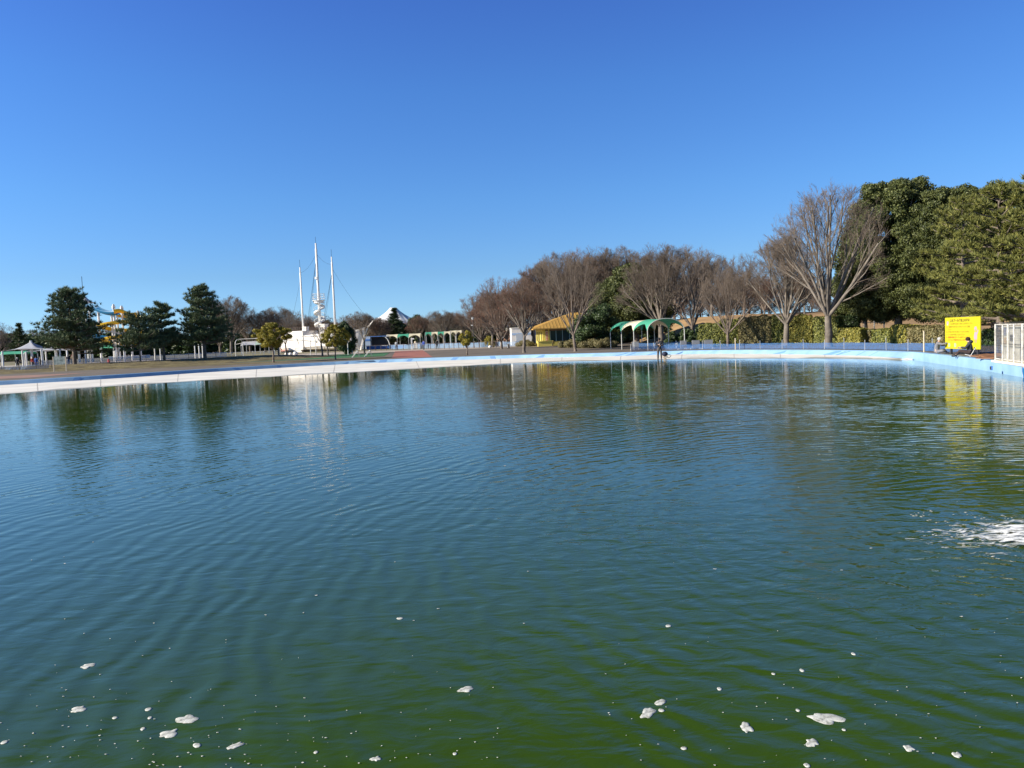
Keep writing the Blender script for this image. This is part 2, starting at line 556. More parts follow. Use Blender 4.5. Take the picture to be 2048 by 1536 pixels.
# ---------------------------------------------------------------- water
def water_material():
    m = bpy.data.materials.new("pool_water")
    m.use_nodes = True
    nt = m.node_tree
    N, L = nt.nodes, nt.links
    b = N["Principled BSDF"]
    b.inputs['Roughness'].default_value = 0.03
    b.inputs['IOR'].default_value = 1.46
    tc = N.new("ShaderNodeTexCoord")
    def math_(op, a, c=None):
        n = N.new("ShaderNodeMath")
        n.operation = op
        for k, v in enumerate((a, c)):
            if v is None:
                continue
            if isinstance(v, (int, float)):
                n.inputs[k].default_value = v
            else:
                L.new(v, n.inputs[k])
        return n.outputs[0]
    def noise(scale, det, rot=0.0, sx=1.0, sy=1.0, dist=0.0, rough=0.5):
        mp = N.new("ShaderNodeMapping")
        mp.inputs['Rotation'].default_value = (0, 0, rot)
        mp.inputs['Scale'].default_value = (sx, sy, 1)
        L.new(tc.outputs['Object'], mp.inputs[0])
        n = N.new("ShaderNodeTexNoise")
        n.inputs['Scale'].default_value = scale
        n.inputs['Detail'].default_value = det
        n.inputs['Roughness'].default_value = rough
        n.inputs['Distortion'].default_value = dist
        L.new(mp.outputs[0], n.inputs['Vector'])
        return n.outputs['Fac']
    # colour: murky green, a little lighter in cloudy patches
    cr = N.new("ShaderNodeValToRGB")
    cr.color_ramp.elements[0].color = (0.027, 0.062, 0.001, 1)
    cr.color_ramp.elements[1].color = (0.039, 0.081, 0.003, 1)
    L.new(noise(0.25, 2), cr.inputs[0])
    L.new(cr.outputs[0], b.inputs['Base Color'])
    # distance from the inflow at the right: rings run away from it
    sub = N.new("ShaderNodeVectorMath")
    sub.operation = 'SUBTRACT'
    sub.inputs[1].default_value = (7.0, 8.6, 0)
    L.new(tc.outputs['Object'], sub.inputs[0])
    ln = N.new("ShaderNodeVectorMath")
    ln.operation = 'LENGTH'
    L.new(sub.outputs[0], ln.inputs[0])
    dist = ln.outputs['Value']
    warp = math_('ADD', math_('MULTIPLY', noise(0.35, 2.0), 1.5), math_('MULTIPLY', noise(1.4, 2.0), 0.30))
    rd = math_('ADD', dist, warp)
    ring = math_('SINE', math_('MULTIPLY', rd, 2*math.pi/0.31))
    ring2 = math_('SINE', math_('MULTIPLY', math_('ADD', dist, math_('MULTIPLY', noise(0.8, 2.0), 0.8)), 2*math.pi/0.20))
    fade = math_('DIVIDE', 1.0, math_('ADD', 1.0, math_('POWER', math_('MULTIPLY', dist, 0.08), 2.0)))
    patch = math_('MAXIMUM', 0.0, math_('MULTIPLY', math_('SUBTRACT', noise(0.5, 2.0), 0.20), 1.8))
    rampd = math_('MINIMUM', 1.0, math_('MULTIPLY', dist, 0.10))
    h = math_('MULTIPLY', math_('MULTIPLY', math_('MULTIPLY', ring, patch), rampd), math_('MULTIPLY', fade, 0.0060))
    h = math_('ADD', h, math_('MULTIPLY', math_('MULTIPLY', ring2, math_('SUBTRACT', 1.0, patch)), math_('MULTIPLY', fade, 0.0016)))
    calm = math_('DIVIDE', 1.0, math_('ADD', 1.0, math_('POWER', math_('MULTIPLY', dist, 0.030), 3.0)))
    # light wind: short crests run across the view
    h = math_('ADD', h, math_('MULTIPLY', math_('MULTIPLY', noise(1.7, 2.2, R(-14), 0.75, 1.7, 0.8), calm), 0.0090))
    gust = math_('MAXIMUM', 0.08, math_('MULTIPLY', math_('SUBTRACT', noise(0.07, 2.0, R(20), 0.6, 1.4), 0.38), 4.0))
    h = math_('ADD', h, math_('MULTIPLY', math_('MULTIPLY', math_('MULTIPLY', noise(3.2, 3.0, R(8), 0.7, 1.9, 0.4), gust), calm), 0.0055))
    # choppy water spreading from the inflow
    near = math_('POWER', math_('DIVIDE', 1.0, math_('ADD', 1.0, math_('MULTIPLY', dist, 0.13))), 2.0)
    chop = math_('MAXIMUM', 0.15, math_('MULTIPLY', math_('SUBTRACT', noise(0.16, 2.0), 0.30), 3.0))
    h = math_('ADD', h, math_('MULTIPLY', math_('MULTIPLY', noise(3.4, 4.0, 0.3, 0.9, 1.5, 0.5), math_('MULTIPLY', near, chop)), 0.056))
    bp = N.new("ShaderNodeBump")
    bp.inputs['Strength'].default_value = 1.0
    bp.inputs['Distance'].default_value = 1.0
    L.new(h, bp.inputs['Height'])
    L.new(bp.outputs[0], b.inputs['Normal'])
    return m
M_water = water_material()
wl = []
for p in RIM:
    q = Vector((p.x-CEN.x, p.y-CEN.y, 0))
    wl.append((CEN.x+q.x*0.992, CEN.y+q.y*0.992, 0.0))
wm = MB()
wm.add(wl+[(CEN.x, CEN.y, 0)], [(i, (i+1) % len(wl), len(wl)) for i in range(len(wl))])
kind(wm.build("water", M_water), "structure", "dark green rippled pool water")
# near edge of the pool under the viewer
nb = MB()
nb.add([(-40, 0.9, -1), (15, 0.9, -1), (15, 0.9, 0.449), (-40, 0.9, 0.449)], [(0, 1, 2, 3)])
kind(nb.build("near_wall", M_blue), "structure", "blue near wall of the pool")

# ---------------------------------------------------------------- the snow mountain, at its real distance
def mountain(name, D, px, py_top, base_r, H, seed, label, cut=0.0):
    rnd = random.Random(seed)
    cx = X_at(px, 690, D)
    rid = [(rnd.uniform(0, 6.28), rnd.randint(7, 41), rnd.uniform(0.3, 1)) for _ in range(10)]
    rows = []
    for i in range(40):
        t = i/39
        rr = base_r*t**1.25+H*0.09
        row = []
        for j in range(121):
            a = 2*math.pi*j/120
            n = sum(w*math.sin(a*k+p+t*(6+k)) for p, k, w in rid)*0.006*H*min(1, t*4)+rnd.gauss(0, 0.004)*H*min(1, t*3)
            z = H*(1-t)**1.9+n*(1-t)
            if i == 0:
                z -= rnd.uniform(0, 0.02)*H
            row.append((cx+rr*math.cos(a), D+rr*math.sin(a), z))
        rows.append(row)
    mb = MB().grid(rows)
    mb.add([(cx, D, H*0.95)]+rows[0][:-1], [(0, 1+j, 1+(j+1) % 120) for j in range(120)])
    return mb
M_rock = bpy.data.materials.new("snowy_mountain")
M_rock.use_nodes = True
_n, _l = M_rock.node_tree.nodes, M_rock.node_tree.links
_tc = _n.new("ShaderNodeTexCoord")
_sp = _n.new("ShaderNodeSeparateXYZ")
_l.new(_tc.outputs['Object'], _sp.inputs[0])
_nz = _n.new("ShaderNodeTexNoise")
_nz.inputs['Scale'].default_value = 0.0012
_nz.inputs['Detail'].default_value = 6
_l.new(_tc.outputs['Object'], _nz.inputs[0])
_ma = _n.new("ShaderNodeMath")
_ma.operation = 'MULTIPLY_ADD'
_ma.inputs[1].default_value = 1500
_l.new(_nz.outputs[0], _ma.inputs[0])
_l.new(_sp.outputs[2], _ma.inputs[2])
_mr = _n.new("ShaderNodeMapRange")
_mr.inputs['From Min'].default_value = 2300
_mr.inputs['From Max'].default_value = 2900
_l.new(_ma.outputs[0], _mr.inputs['Value'])
_mx = _n.new("ShaderNodeMix")
_mx.data_type = 'RGBA'
_mx.inputs[6].default_value = (0.20, 0.26, 0.38, 1)
_mx.inputs[7].default_value = (0.66, 0.67, 0.69, 1)
_l.new(_mr.outputs[0], _mx.inputs[0])
_l.new(_mx.outputs[2], _n["Principled BSDF"].inputs['Base Color'])
_n["Principled BSDF"].inputs['Roughness'].default_value = 1.0
_n["Principled BSDF"].inputs['Specular IOR Level'].default_value = 0.0
kind(mountain("mountain", 80000, 790, 618, 12000, 3600, 4, "").build("mountain", M_rock, smooth=True), "structure", "snow covered volcano far behind the trees")
kind(mountain("ridge", 70000, 737, 640, 5000, 2250, 9, "").build("snowy_ridge", M_snow, smooth=True), "structure", "small snowy summit left of the volcano")
# ================================================================= TREES
M_bark = mat("bark", (0.17, 0.135, 0.11), 0.9, var=0.35, scale=3.0, bump=0.02, bscale=9)
M_barkp = mat("pale_bark", (0.165, 0.140, 0.115), 0.9, var=0.35, scale=2.2, bump=0.02, bscale=9)
M_twig = mat("twig", (0.160, 0.125, 0.096), 0.9, island=0.3)
M_twigr = mat("reddish_twig", (0.175, 0.118, 0.086), 0.9, island=0.35)
M_brownleaf = mat("withered_leaf", (0.19, 0.085, 0.05), 0.9, island=0.4, transl=0.15)
M_ever = mat("evergreen_leaf", (0.088, 0.110, 0.030), 0.6, island=0.6, transl=0.2, spec=0.5)
M_ever2 = mat("dark_evergreen_leaf", (0.045, 0.080, 0.024), 0.5, island=0.6, transl=0.10)
M_camph = mat("yellow_green_leaf", (0.30, 0.265, 0.03), 0.55, island=0.5, transl=0.2)
M_olive = mat("olive_leaf", (0.105, 0.118, 0.028), 0.5, island=0.55, transl=0.15)
M_pine = mat("pine_needle", (0.115, 0.160, 0.070), 0.7, island=0.55)
M_pineY = mat("yellowish_pine_needle", (0.165, 0.175, 0.038), 0.7, island=0.5, transl=0.1)
M_hedge = mat("hedge_leaf", (0.165, 0.185, 0.040), 0.6, island=0.6, transl=0.12)
M_hedgeY = mat("yellow_hedge_leaf", (0.26, 0.25, 0.045), 0.6, island=0.5, transl=0.15)
M_hedgeB = mat("brownish_hedge_leaf", (0.19, 0.17, 0.07), 0.6, island=0.5, transl=0.1)
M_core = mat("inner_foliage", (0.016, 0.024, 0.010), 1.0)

def tubes_np(S, k):
    """S: rows p0(3) p1(3) r0 r1 -> vertices, quads."""
    S = np.asarray(S, dtype=np.float64)
    p0, p1, r0, r1 = S[:, 0:3], S[:, 3:6], S[:, 6], S[:, 7]
    d = p1-p0
    d /= np.maximum(np.linalg.norm(d, axis=1, keepdims=True), 1e-9)
    ref = np.where(np.abs(d[:, 2:3]) < 0.9, np.array([[0, 0, 1.0]]), np.array([[0, 1.0, 0]]))
    a = np.cross(d, ref)
    a /= np.maximum(np.linalg.norm(a, axis=1, keepdims=True), 1e-9)
    b = np.cross(a, d)
    n = len(S)
    V = np.zeros((n, 2, k, 3))
    for j in range(k):
        t = 2*math.pi*j/k
        o = a*math.cos(t)+b*math.sin(t)
        V[:, 0, j] = p0+o*r0[:, None]
        V[:, 1, j] = p1+o*r1[:, None]
    base = (np.arange(n)*2*k)[:, None]
    Q = []
    for j in range(k):
        j2 = (j+1) % k
        Q.append(np.concatenate([base+j, base+j2, base+k+j2, base+k+j], axis=1))
    return V.reshape(-1, 3), np.concatenate(Q)

def bare_tree(seed, H, fork, spread, nl=7, trunk_r=0.24, dens=1.0, lean=0.0, low=False, droop=0.0):
    """broom-shaped leafless tree; returns trunk rows and twig rows"""
    rnd = random.Random(seed)
    big, small, tips = [], [], []
    def rv(s):
        return Vector((rnd.gauss(0, s), rnd.gauss(0, s), rnd.gauss(0, s*0.7)))
    def branch(p, d, L, r, lev):
        ns = (0, 6, 5, 4, 3, 2)[lev]
        step = L/ns
        pts = [(p.copy(), d.copy(), r)]
        for i in range(ns):
            up = (0.10, 0.02, 0.045, 0.04, 0.02, 0.0)[lev]*(1-droop)
            d = (d+rv(0.075 if lev < 3 else 0.085)+Vector((0, 0, up))).normalized()
            q = p+d*step
            if lev > 1 or i > 2:
                ee = ((q.x/(0.43*H))**2+(q.y/(0.43*H))**2+((q.z-0.50*H)/(0.50*H))**2)
                aa = math.atan2(q.y, q.x)
                bmp = 0.10*math.sin(aa*3+seed+q.z*0.9)+0.08*math.sin(aa*5-q.z*1.6+seed*2)
                if ee > rnd.uniform(0.80, 1.16)+bmp:
                    ns = max(1, i)
                    break
            r2 = r*(1-0.78/ns) if lev < 5 else r*0.6
            (big if lev <= 2 else small).append((*p, *q, r, r2))
            p, r = q, r2
            pts.append((p.copy(), d.copy(), r))
        if len(pts) < 2:
            return
        ns = len(pts)-1
        if lev == 5:
            tips.append(p)
            return
        nc = max(2, int(round((0, 8, 7, 6, 6)[lev]*dens*rnd.uniform(0.85, 1.15))))
        for c in range(nc):
            t = rnd.uniform(0.22, 1.0) if lev > 1 else 0.18+0.82*(c+rnd.random())/nc
            fi = t*ns
            i = min(ns-1, int(fi))
            f = fi-i
            pp = pts[i][0].lerp(pts[i+1][0], f)
            dd = pts[i][1]
            rr = pts[i][2]*(1-f)+pts[i+1][2]*f
            ax = Vector((rnd.gauss(0, 1), rnd.gauss(0, 1), rnd.gauss(0, 0.4)))
            ax = (ax-dd*ax.dot(dd))
            if ax.length < 1e-4:
                continue
            ax.normalize()
            ang = R(rnd.uniform(16, 36) if lev < 3 else rnd.uniform(20, 42))
            nd = dd*math.cos(ang)+ax*math.sin(ang)
            nd.z += 0.05
            nd.normalize()
            Ln = L*rnd.uniform(0.42, 0.66)*(1.12-0.45*t)
            branch(pp, nd, Ln, max(0.0065, rr*rnd.uniform(0.42, 0.62)), lev+1)
    # trunk
    p = Vector((0, 0, -0.15))
    d = Vector((lean, 0, 1)).normalized()
    n = 5
    r = trunk_r*1.25
    for i in range(n):
        q = p+d*(fork+0.15)/n
        r2 = trunk_r*(1.25-0.33*(i+1)/n) if i else trunk_r*1.02
        big.append((*p, *q, r if i else r*1.3, r2))
        p, r = q, r2
        d = (d+rv(0.03)).normalized()
    a0 = rnd.uniform(0, 6.28)
    for i in range(nl):
        a = a0+6.283*i/nl+rnd.uniform(-.3, .3)
        tilt = R((0.18+0.82*((i*0.618)%1.0))*spread)
        if i == 0:
            tilt *= 0.3
        d = Vector((math.sin(tilt)*math.cos(a), math.sin(tilt)*math.sin(a), math.cos(tilt)))
        L = (H-fork)*rnd.uniform(0.80, 0.92)*(1.0-0.35*max(0, tilt-R(25)))
        z0 = rnd.uniform(-0.25, 0.05)*min(1, fork*0.4)
        branch(p+Vector((0, 0, z0)), d, L, trunk_r*rnd.uniform(0.42, 0.58), 1)
    # close the joints a little: overlap each segment
    return big, small, tips

def leaf_quads(C, Nn, size, aspect=0.6, seed=0, jitter=0.6):
    rs = np.random.RandomState(seed)
    n = len(C)
    N_ = Nn+rs.normal(0, jitter, (n, 3))
    N_ /= np.maximum(np.linalg.norm(N_, axis=1, keepdims=True), 1e-6)
    a = np.cross(N_, rs.normal(0, 1, (n, 3)))
    a /= np.maximum(np.linalg.norm(a, axis=1, keepdims=True), 1e-6)
    b = np.cross(N_, a)
    s = (size*rs.uniform(0.6, 1.35, n))[:, None]
    V = np.stack([C-a*s*0.5, C+b*s*aspect*0.5+N_*s*0.1, C+a*s*0.5, C-b*s*aspect*0.5+N_*s*0.1], axis=1).reshape(-1, 3)
    Q = np.arange(n*4).reshape(-1, 4)
    return V, Q

PROTO = {}
def bare_meshes(key, seed, H, fork, spread, twm, bm, leaves=0, **kw):
    big, small, tips = bare_tree(seed, H, fork, spread, **kw)
    V1, Q1 = tubes_np(big, 7)
    V2, Q2 = tubes_np(small, 3)
    PROTO[key] = [("trunk", np_mesh("trunk", V1, Q1, bm, True)), ("crown", np_mesh("crown", V2, Q2, twm))]
    if leaves:
        rs = np.random.RandomState(seed)
        T = np.array([tuple(t) for t in tips])
        z = T[:, 2]/T[:, 2].max()
        w = np.exp(-((z-0.55)/0.25)**2)
        idx = rs.choice(len(T), leaves, p=w/w.sum())
        C = T[idx]+rs.normal(0, 0.10, (leaves, 3))
        V, Q = leaf_quads(C, rs.normal(0, 1, (leaves, 3)), 0.11, 0.7, seed)
        PROTO[key].append(("withered_leaves", np_mesh("withered_leaves", V, Q, M_brownleaf)))
def plant(name, key, label, loc, rz=0.0, s=1.0, cat="tree", group=None, sz=None):
    t = thing(name, label, cat, loc, rz, group)
    t.scale = (s, s, sz or s)
    for nm, me in PROTO[key]:
        link(nm, me, t)
    return t

bare_meshes("z1", 11, 10.0, 2.1, 50, M_twig, M_barkp, trunk_r=0.20, dens=1.0, nl=11)
bare_meshes("z2", 23, 10.0, 2.3, 52, M_twigr, M_barkp, trunk_r=0.20, dens=1.0, nl=11, leaves=2200)
bare_meshes("z3", 37, 10.0, 1.9, 50, M_twig, M_barkp, trunk_r=0.24, dens=1.0, nl=12)
bare_meshes("z4", 41, 10.0, 1.4, 54, M_twig, M_bark, trunk_r=0.20, dens=0.9, nl=9)
bare_meshes("z5", 59, 10.0, 1.0, 56, M_twigr, M_bark, trunk_r=0.18, dens=0.95, nl=11, leaves=1500)
bare_meshes("z6", 83, 10.0, 1.9, 50, M_twig, M_barkp, trunk_r=0.23, dens=0.84, nl=11)
bare_meshes("z7", 97, 10.0, 1.7, 48, M_twig, M_bark, trunk_r=0.17, dens=0.86, nl=8, lean=0.05)
bare_meshes("thicket", 101, 4.0, 0.3, 62, M_twigr, M_bark, trunk_r=0.06, dens=0.72, nl=13)
bare_meshes("s1", 71, 4.0, 1.5, 34, M_twig, M_barkp, trunk_r=0.14, dens=0.6, nl=5)

def dens_lobes(lobes, n, seed, shell=(0.60, 1.22)):
    """points near the surface of a set of ellipsoids (cx,cy,cz,rx,ry,rz), outward normals"""
    rs = np.random.RandomState(seed)
    L_ = np.array(lobes, float)
    area = (L_[:, 3]*L_[:, 5]+L_[:, 3]*L_[:, 4]+L_[:, 4]*L_[:, 5])
    out_c, out_n = [], []
    need = n
    while need > 0:
        m = int(need*1.8)+100
        i = rs.choice(len(L_), m, p=area/area.sum())
        u = rs.normal(0, 1, (m, 3))
        u /= np.linalg.norm(u, axis=1, keepdims=True)
        rr = rs.uniform(shell[0], shell[1], (m, 1))
        c = L_[i, :3]+u*L_[i, 3:]*rr
        keep = np.ones(m, bool)
        for q in L_:
            dd = (((c-q[:3])/q[3:])**2).sum(1)
            keep &= dd > 0.33
        c, u = c[keep][:need], u[keep][:need]
        out_c.append(c)
        out_n.append(u)
        need -= len(c)
    return np.concatenate(out_c), np.concatenate(out_n)
def clump_lobes(env, n, rmin, rmax, seed, flat=0.8):
    """many small lobes filling envelope env(z in 0..1)->radius; returns lobes; env gives (H0,H1,Rfunc,sx,sy)"""
    rnd = random.Random(seed)
    H0, H1, Rf = env
    out = []
    for i in range(n):
        t = (i+rnd.random())/n
        t = t**0.9
        Rr = Rf(t)
        a = rnd.uniform(0, 6.283)
        q = math.sqrt(rnd.uniform(0.0, 1))*Rr
        r = rnd.uniform(rmin, rmax)*(0.75+0.35*(1-t))
        out.append((q*math.cos(a), q*math.sin(a), H0+(H1-H0)*t, r, r, r*flat))
    return out
def leafy(key, lobes, nleaf, size, lm, trunk_h, trunk_r, bm, seed, limbs=6, core=0.62, crown="crown", jitter=0.6, aspect=0.6, stems=1):
    C, Nn = dens_lobes(lobes, nleaf, seed)
    V, Q = leaf_quads(C, Nn, size, aspect, seed, jitter)
    if core:
        # small dark inner leaf clumps stop one seeing clean through the crown
        C2, N2 = dens_lobes([(l[0]*0.9, l[1]*0.9, l[2], l[3]*core, l[4]*core, l[5]*core) for l in lobes], nleaf//5, seed+1)
        V2, Q2 = leaf_quads(C2, N2, size*1.8, 0.8, seed+1, 0.8)
        Q2 = Q2+len(V)
        V = np.concatenate([V, V2])
        Q = np.concatenate([Q, Q2])
    rnd = random.Random(seed)
    S = []
    for s_ in range(stems):
        ox = 0 if stems == 1 else 0.25*(s_-(stems-1)/2)
        top = Vector((ox*4, 0, trunk_h))
        p = Vector((ox, 0, -0.2))
        for i in range(4):
            q = Vector((ox, 0, -0.2)).lerp(top, (i+1)/4)+Vector((rnd.gauss(0, 0.04), rnd.gauss(0, 0.04), 0))
            S.append((*p, *q, trunk_r*(1.25-0.2*i), trunk_r*(1.25-0.2*(i+1))))
            p = q
        ls = sorted(lobes, key=lambda _: rnd.random())[:limbs]
        for l in ls:
            e = Vector(l[:3])
            st = p.lerp(Vector((ox, 0, -0.2)), rnd.uniform(0, 0.3))
            mid = st.lerp(e, 0.5)+Vector((0, 0, 0.12*(e-st).length))
            S.append((*st, *mid, trunk_r*0.5, trunk_r*0.32))
            S.append((*mid, *e, trunk_r*0.32, trunk_r*0.12))
    VT, QT = tubes_np(S, 6)
    PROTO[key] = [("trunk", np_mesh("trunk", VT, QT, bm, True)), (crown, np_mesh(crown, V, Q, lm))]

# broad evergreens at the right
leafy("ever1", clump_lobes((2.3, 16.2, lambda t: 6.3*(1-0.55*t**3.2)*(0.66+0.40*min(1, t*2.5))), 560, 0.45, 1.05, 5), 200000, 0.205, M_ever, 6, 0.4, M_bark, 5, limbs=18)
leafy("ever2", clump_lobes((2.0, 9.6, lambda t: 5.0*(1-0.75*t**2.2)*(0.7+0.4*min(1, t*2))), 190, 0.5, 1.0, 6), 100000, 0.19, M_ever, 4, 0.35, M_bark, 6, limbs=14)
leafy("bush", clump_lobes((0.5, 5.4, lambda t: 3.3*(1-0.6*t**2.0)), 40, 0.7, 1.1, 7), 26000, 0.20, M_ever2, 2.0, 0.2, M_bark, 7)
leafy("bushd", clump_lobes((0.3, 4.9, lambda t: 3.2*(1-0.6*t**2.0)), 30, 0.7, 1.1, 17), 5000, 0.45, M_ever2, 2.0, 0.2, M_bark, 7)
leafy("camph", clump_lobes((2.3, 5.3, lambda t: 2.7*math.sqrt(max(0.06, 1-(2*t-0.85)**2))), 110, 0.22, 0.46, 8), 20000, 0.15, M_camph, 2.2, 0.13, M_bark, 8, limbs=12, core=0.5)
leafy("round", clump_lobes((1.0, 8.0, lambda t: 4.0*math.sqrt(max(0.05, 1-(1.7*t-0.7)**2))), 30, 0.9, 1.5, 9), 14000, 0.34, M_ever2, 3.0, 0.25, M_bark, 9)
leafy("lowshrub", clump_lobes((0.25, 0.95, lambda t: 1.9*(1-0.4*t)), 16, 0.35, 0.55, 10), 5000, 0.13, M_hedgeB, 0.4, 0.05, M_bark, 10, limbs=3)
leafy("youngt", clump_lobes((1.4, 3.0, lambda t: 1.0*math.sqrt(max(0.05, 1-(2*t-1)**2))), 14, 0.22, 0.42, 12), 3200, 0.15, M_camph, 1.3, 0.10, M_bark, 12, limbs=8, core=0)

def pine(key, seed, H, base_z, Rmax, nm, wk=0.30, f0=0.30, layers=11, per=8, tuft=0.50, clear=None, shape=None, nneedle=22, sub=7, flatp=0.0):
    rnd = random.Random(seed)
    rs = np.random.RandomState(seed)
    S, tc_, td_ = [], [], []
    p = Vector((0, 0, -0.2))
    pts = []
    for i in range(9):
        t = (i+1)/9
        q = Vector((math.sin(t*3+seed)*0.18*t*H*0.08, math.cos(t*2.3+seed)*0.15*t*H*0.06, H*0.96*t))
        S.append((*p, *q, 0.026*H*(1-0.85*(i/9)), 0.026*H*(1-0.85*t)))
        pts.append(q)
        p = q
    def axis(z):
        t = max(0, min(0.999, z/(H*0.96)))*9
        i = int(t)
        a = pts[i-1] if i > 0 else Vector((0, 0, 0))
        return a.lerp(pts[i], t-i)
    for l in range(layers):
        t = l/(layers-1)
        z = base_z+(H*0.94-base_z)*t
        Rl = Rmax*(shape(t) if shape else (1-t**1.4)*0.9+0.12)
        for k in range(per):
            a = 6.283*(k+rnd.random()*0.9)/per+l*1.1
            L_ = Rl*rnd.uniform(0.62, 1.12)
            zz = z+rnd.uniform(-0.5, 0.5)
            st = axis(zz)
            rise = rnd.uniform(0.0, 0.30) if t < 0.6 else rnd.uniform(0.2, 0.6)
            e = st+Vector((math.cos(a)*L_, math.sin(a)*L_, L_*rise))
            mid = st.lerp(e, 0.55)+Vector((0, 0, -0.05*L_))
            rr = 0.011*H*(1-0.6*t)
            S.append((*st, *mid, rr, rr*0.6))
            S.append((*mid, *e, rr*0.6, 0.015))
            d = (e-st).normalized()
            ns = max(3, int(sub*L_/Rmax*1.6))
            for s_ in range(ns):
                f = f0+(1.02-f0)*(s_+rnd.random()*0.6)/ns
                c = st.lerp(mid, f/0.55) if f < 0.55 else mid.lerp(e, (f-0.55)/0.45)
                w = wk*L_*(1.15-f*0.7)
                for _ in range(3):
                    cc = c+Vector((rnd.uniform(-w, w), rnd.uniform(-w, w), rnd.uniform(-0.05, 0.28)*0.8))
                    tc_.append(tuple(cc))
                    dd = (d*0.5+Vector((rnd.gauss(0, .35), rnd.gauss(0, .35), 0.75))).normalized()
                    td_.append(tuple(dd))
    for _ in range(8):
        tc_.append(tuple(axis(H*0.96)+Vector((rnd.gauss(0, .2), rnd.gauss(0, .2), rnd.uniform(-.3, .3)))))
        td_.append((0, 0, 1))
    C = np.repeat(np.array(tc_), nneedle, axis=0)
    D = np.repeat(np.array(td_), nneedle, axis=0)
    n = len(C)
    D = D+rs.normal(0, 0.55, (n, 3))
    D /= np.linalg.norm(D, axis=1, keepdims=True)
    a = np.cross(D, rs.normal(0, 1, (n, 3)))
    a /= np.linalg.norm(a, axis=1, keepdims=True)
    ln = (tuft*rs.uniform(0.55, 1.15, n))[:, None]
    w = 0.075*ln
    V = np.stack([C-a*w, C+a*w, C+D*ln], axis=1).reshape(-1, 3)
    Q = np.arange(n*3).reshape(-1, 3)
    VT, QT = tubes_np(S, 6)
    PROTO[key] = [("trunk", np_mesh("trunk", VT, QT, M_bark, True)), ("crown", np_mesh("crown", V, Q, nm))]
pine("pine1", 2, 10.2, 1.9, 4.9, M_pine, layers=14, per=10, shape=lambda t: (0.95-0.35*t-0.35*t**3))
pine("pine2", 3, 6.6, 2.0, 5.2, M_pine, layers=7, per=11, shape=lambda t: (1-0.55*t**1.5))
pine("pine3", 5, 8.2, 2.2, 3.3, M_pine, layers=9, per=8, shape=lambda t: (0.9-0.3*t-0.3*t**3))
pine("pine4", 8, 11.0, 2.4, 4.9, M_pine, layers=14, per=10, shape=lambda t: (1-0.62*t-0.2*t**3))
pine("pineR", 9, 12.6, 2.2, 5.2, M_pineY, layers=10, per=8, wk=0.20, f0=0.38, tuft=0.46, nneedle=26, sub=9, shape=lambda t: (1-0.40*t-0.3*t**3))
def conifer(key, seed, H, Rb, m):
    pine(key, seed, H, 0.8, Rb, m, layers=14, per=9, tuft=0.5, nneedle=10, sub=4, shape=lambda t: max(0.06, 1-t))
conifer("conif", 4, 11.0, 2.8, M_ever2)

def tree_px(name, key, label, px, py_base, Y, py_top, H0, rz=0.0, z=None, wide=1.0, **kw):
    """stand a tree at depth Y under pixel column px; its height comes from the pixel row of its top"""
    x = X_at(px, py_base, Y)
    zz = gz(x, Y) if z is None else z
    h = Z_at(px, py_top, Y)-zz
    s = h/H0
    return plant(name, key, label, (x, Y, zz), rz, s*wide, sz=s, **kw)

# --- left pines on the mound
G_pine = "pines on the grass mound at the left"
tree_px("pine_tree", "pine1", "wide leftmost pine standing alone beside the map board", 150, 731, 105, 576, 10.3, 0.4, group=G_pine)
tree_px("pine_tree", "pine2", "low spreading pine just right of the yellow water slide", 281, 723, 105, 632, 6.8, 1.2, group=G_pine, wide=0.76)
tree_px("pine_tree", "pine3", "middle pine with two thin stems between the low pine and the tallest pine", 329, 722, 109, 606, 8.3, 2.2, group=G_pine)
tree_px("pine_tree", "pine4", "tallest pine of the mound with a pointed open crown", 410, 717, 112, 567, 11.1, 0.7, group=G_pine)
# --- yellow-green round trees by the kerb
tree_px("round_tree", "camph", "round yellow green tree between the pines and the white ship", 547, 725, 93, 641, 5.75, 0.3, group="small yellow green trees along the kerb")
tree_px("round_tree", "camph", "yellow green tree in front of the right mast of the ship", 672, 720, 94, 645, 5.75, 2.1, group="small yellow green trees along the kerb", wide=0.82)
tree_px("round_tree", "youngt", "small ragged young tree by the kerb near the lamp post", 935, 710, 92, 659, 3.25, 1.0, group="small yellow green trees along the kerb")
tree_px("round_tree", "round", "dark green tree behind the yellow green tree at the ship", 690, 706, 125, 641, 9.0, 4.0, wide=0.75)
# --- small bare trees in front of the ship
for px, py, Y, top, lab in [(558, 716, 112, 650, "slim bare tree behind the round yellow green tree"),
                            (573, 712, 122, 655, "bare sapling at the stern of the white ship"),
                            (645, 712, 118, 648, "bare sapling in front of the middle of the white ship"),
                            (656, 710, 121, 652, "bare sapling right beside another in front of the ship"),
                            (729, 706, 124, 640, "bare tree with stubby branches in front of the ship's bow")]:
    tree_px("bare_sapling", "s1", lab, px, py, Y, top, 4.0, px*0.1, group="bare saplings by the ship", wide=0.8)

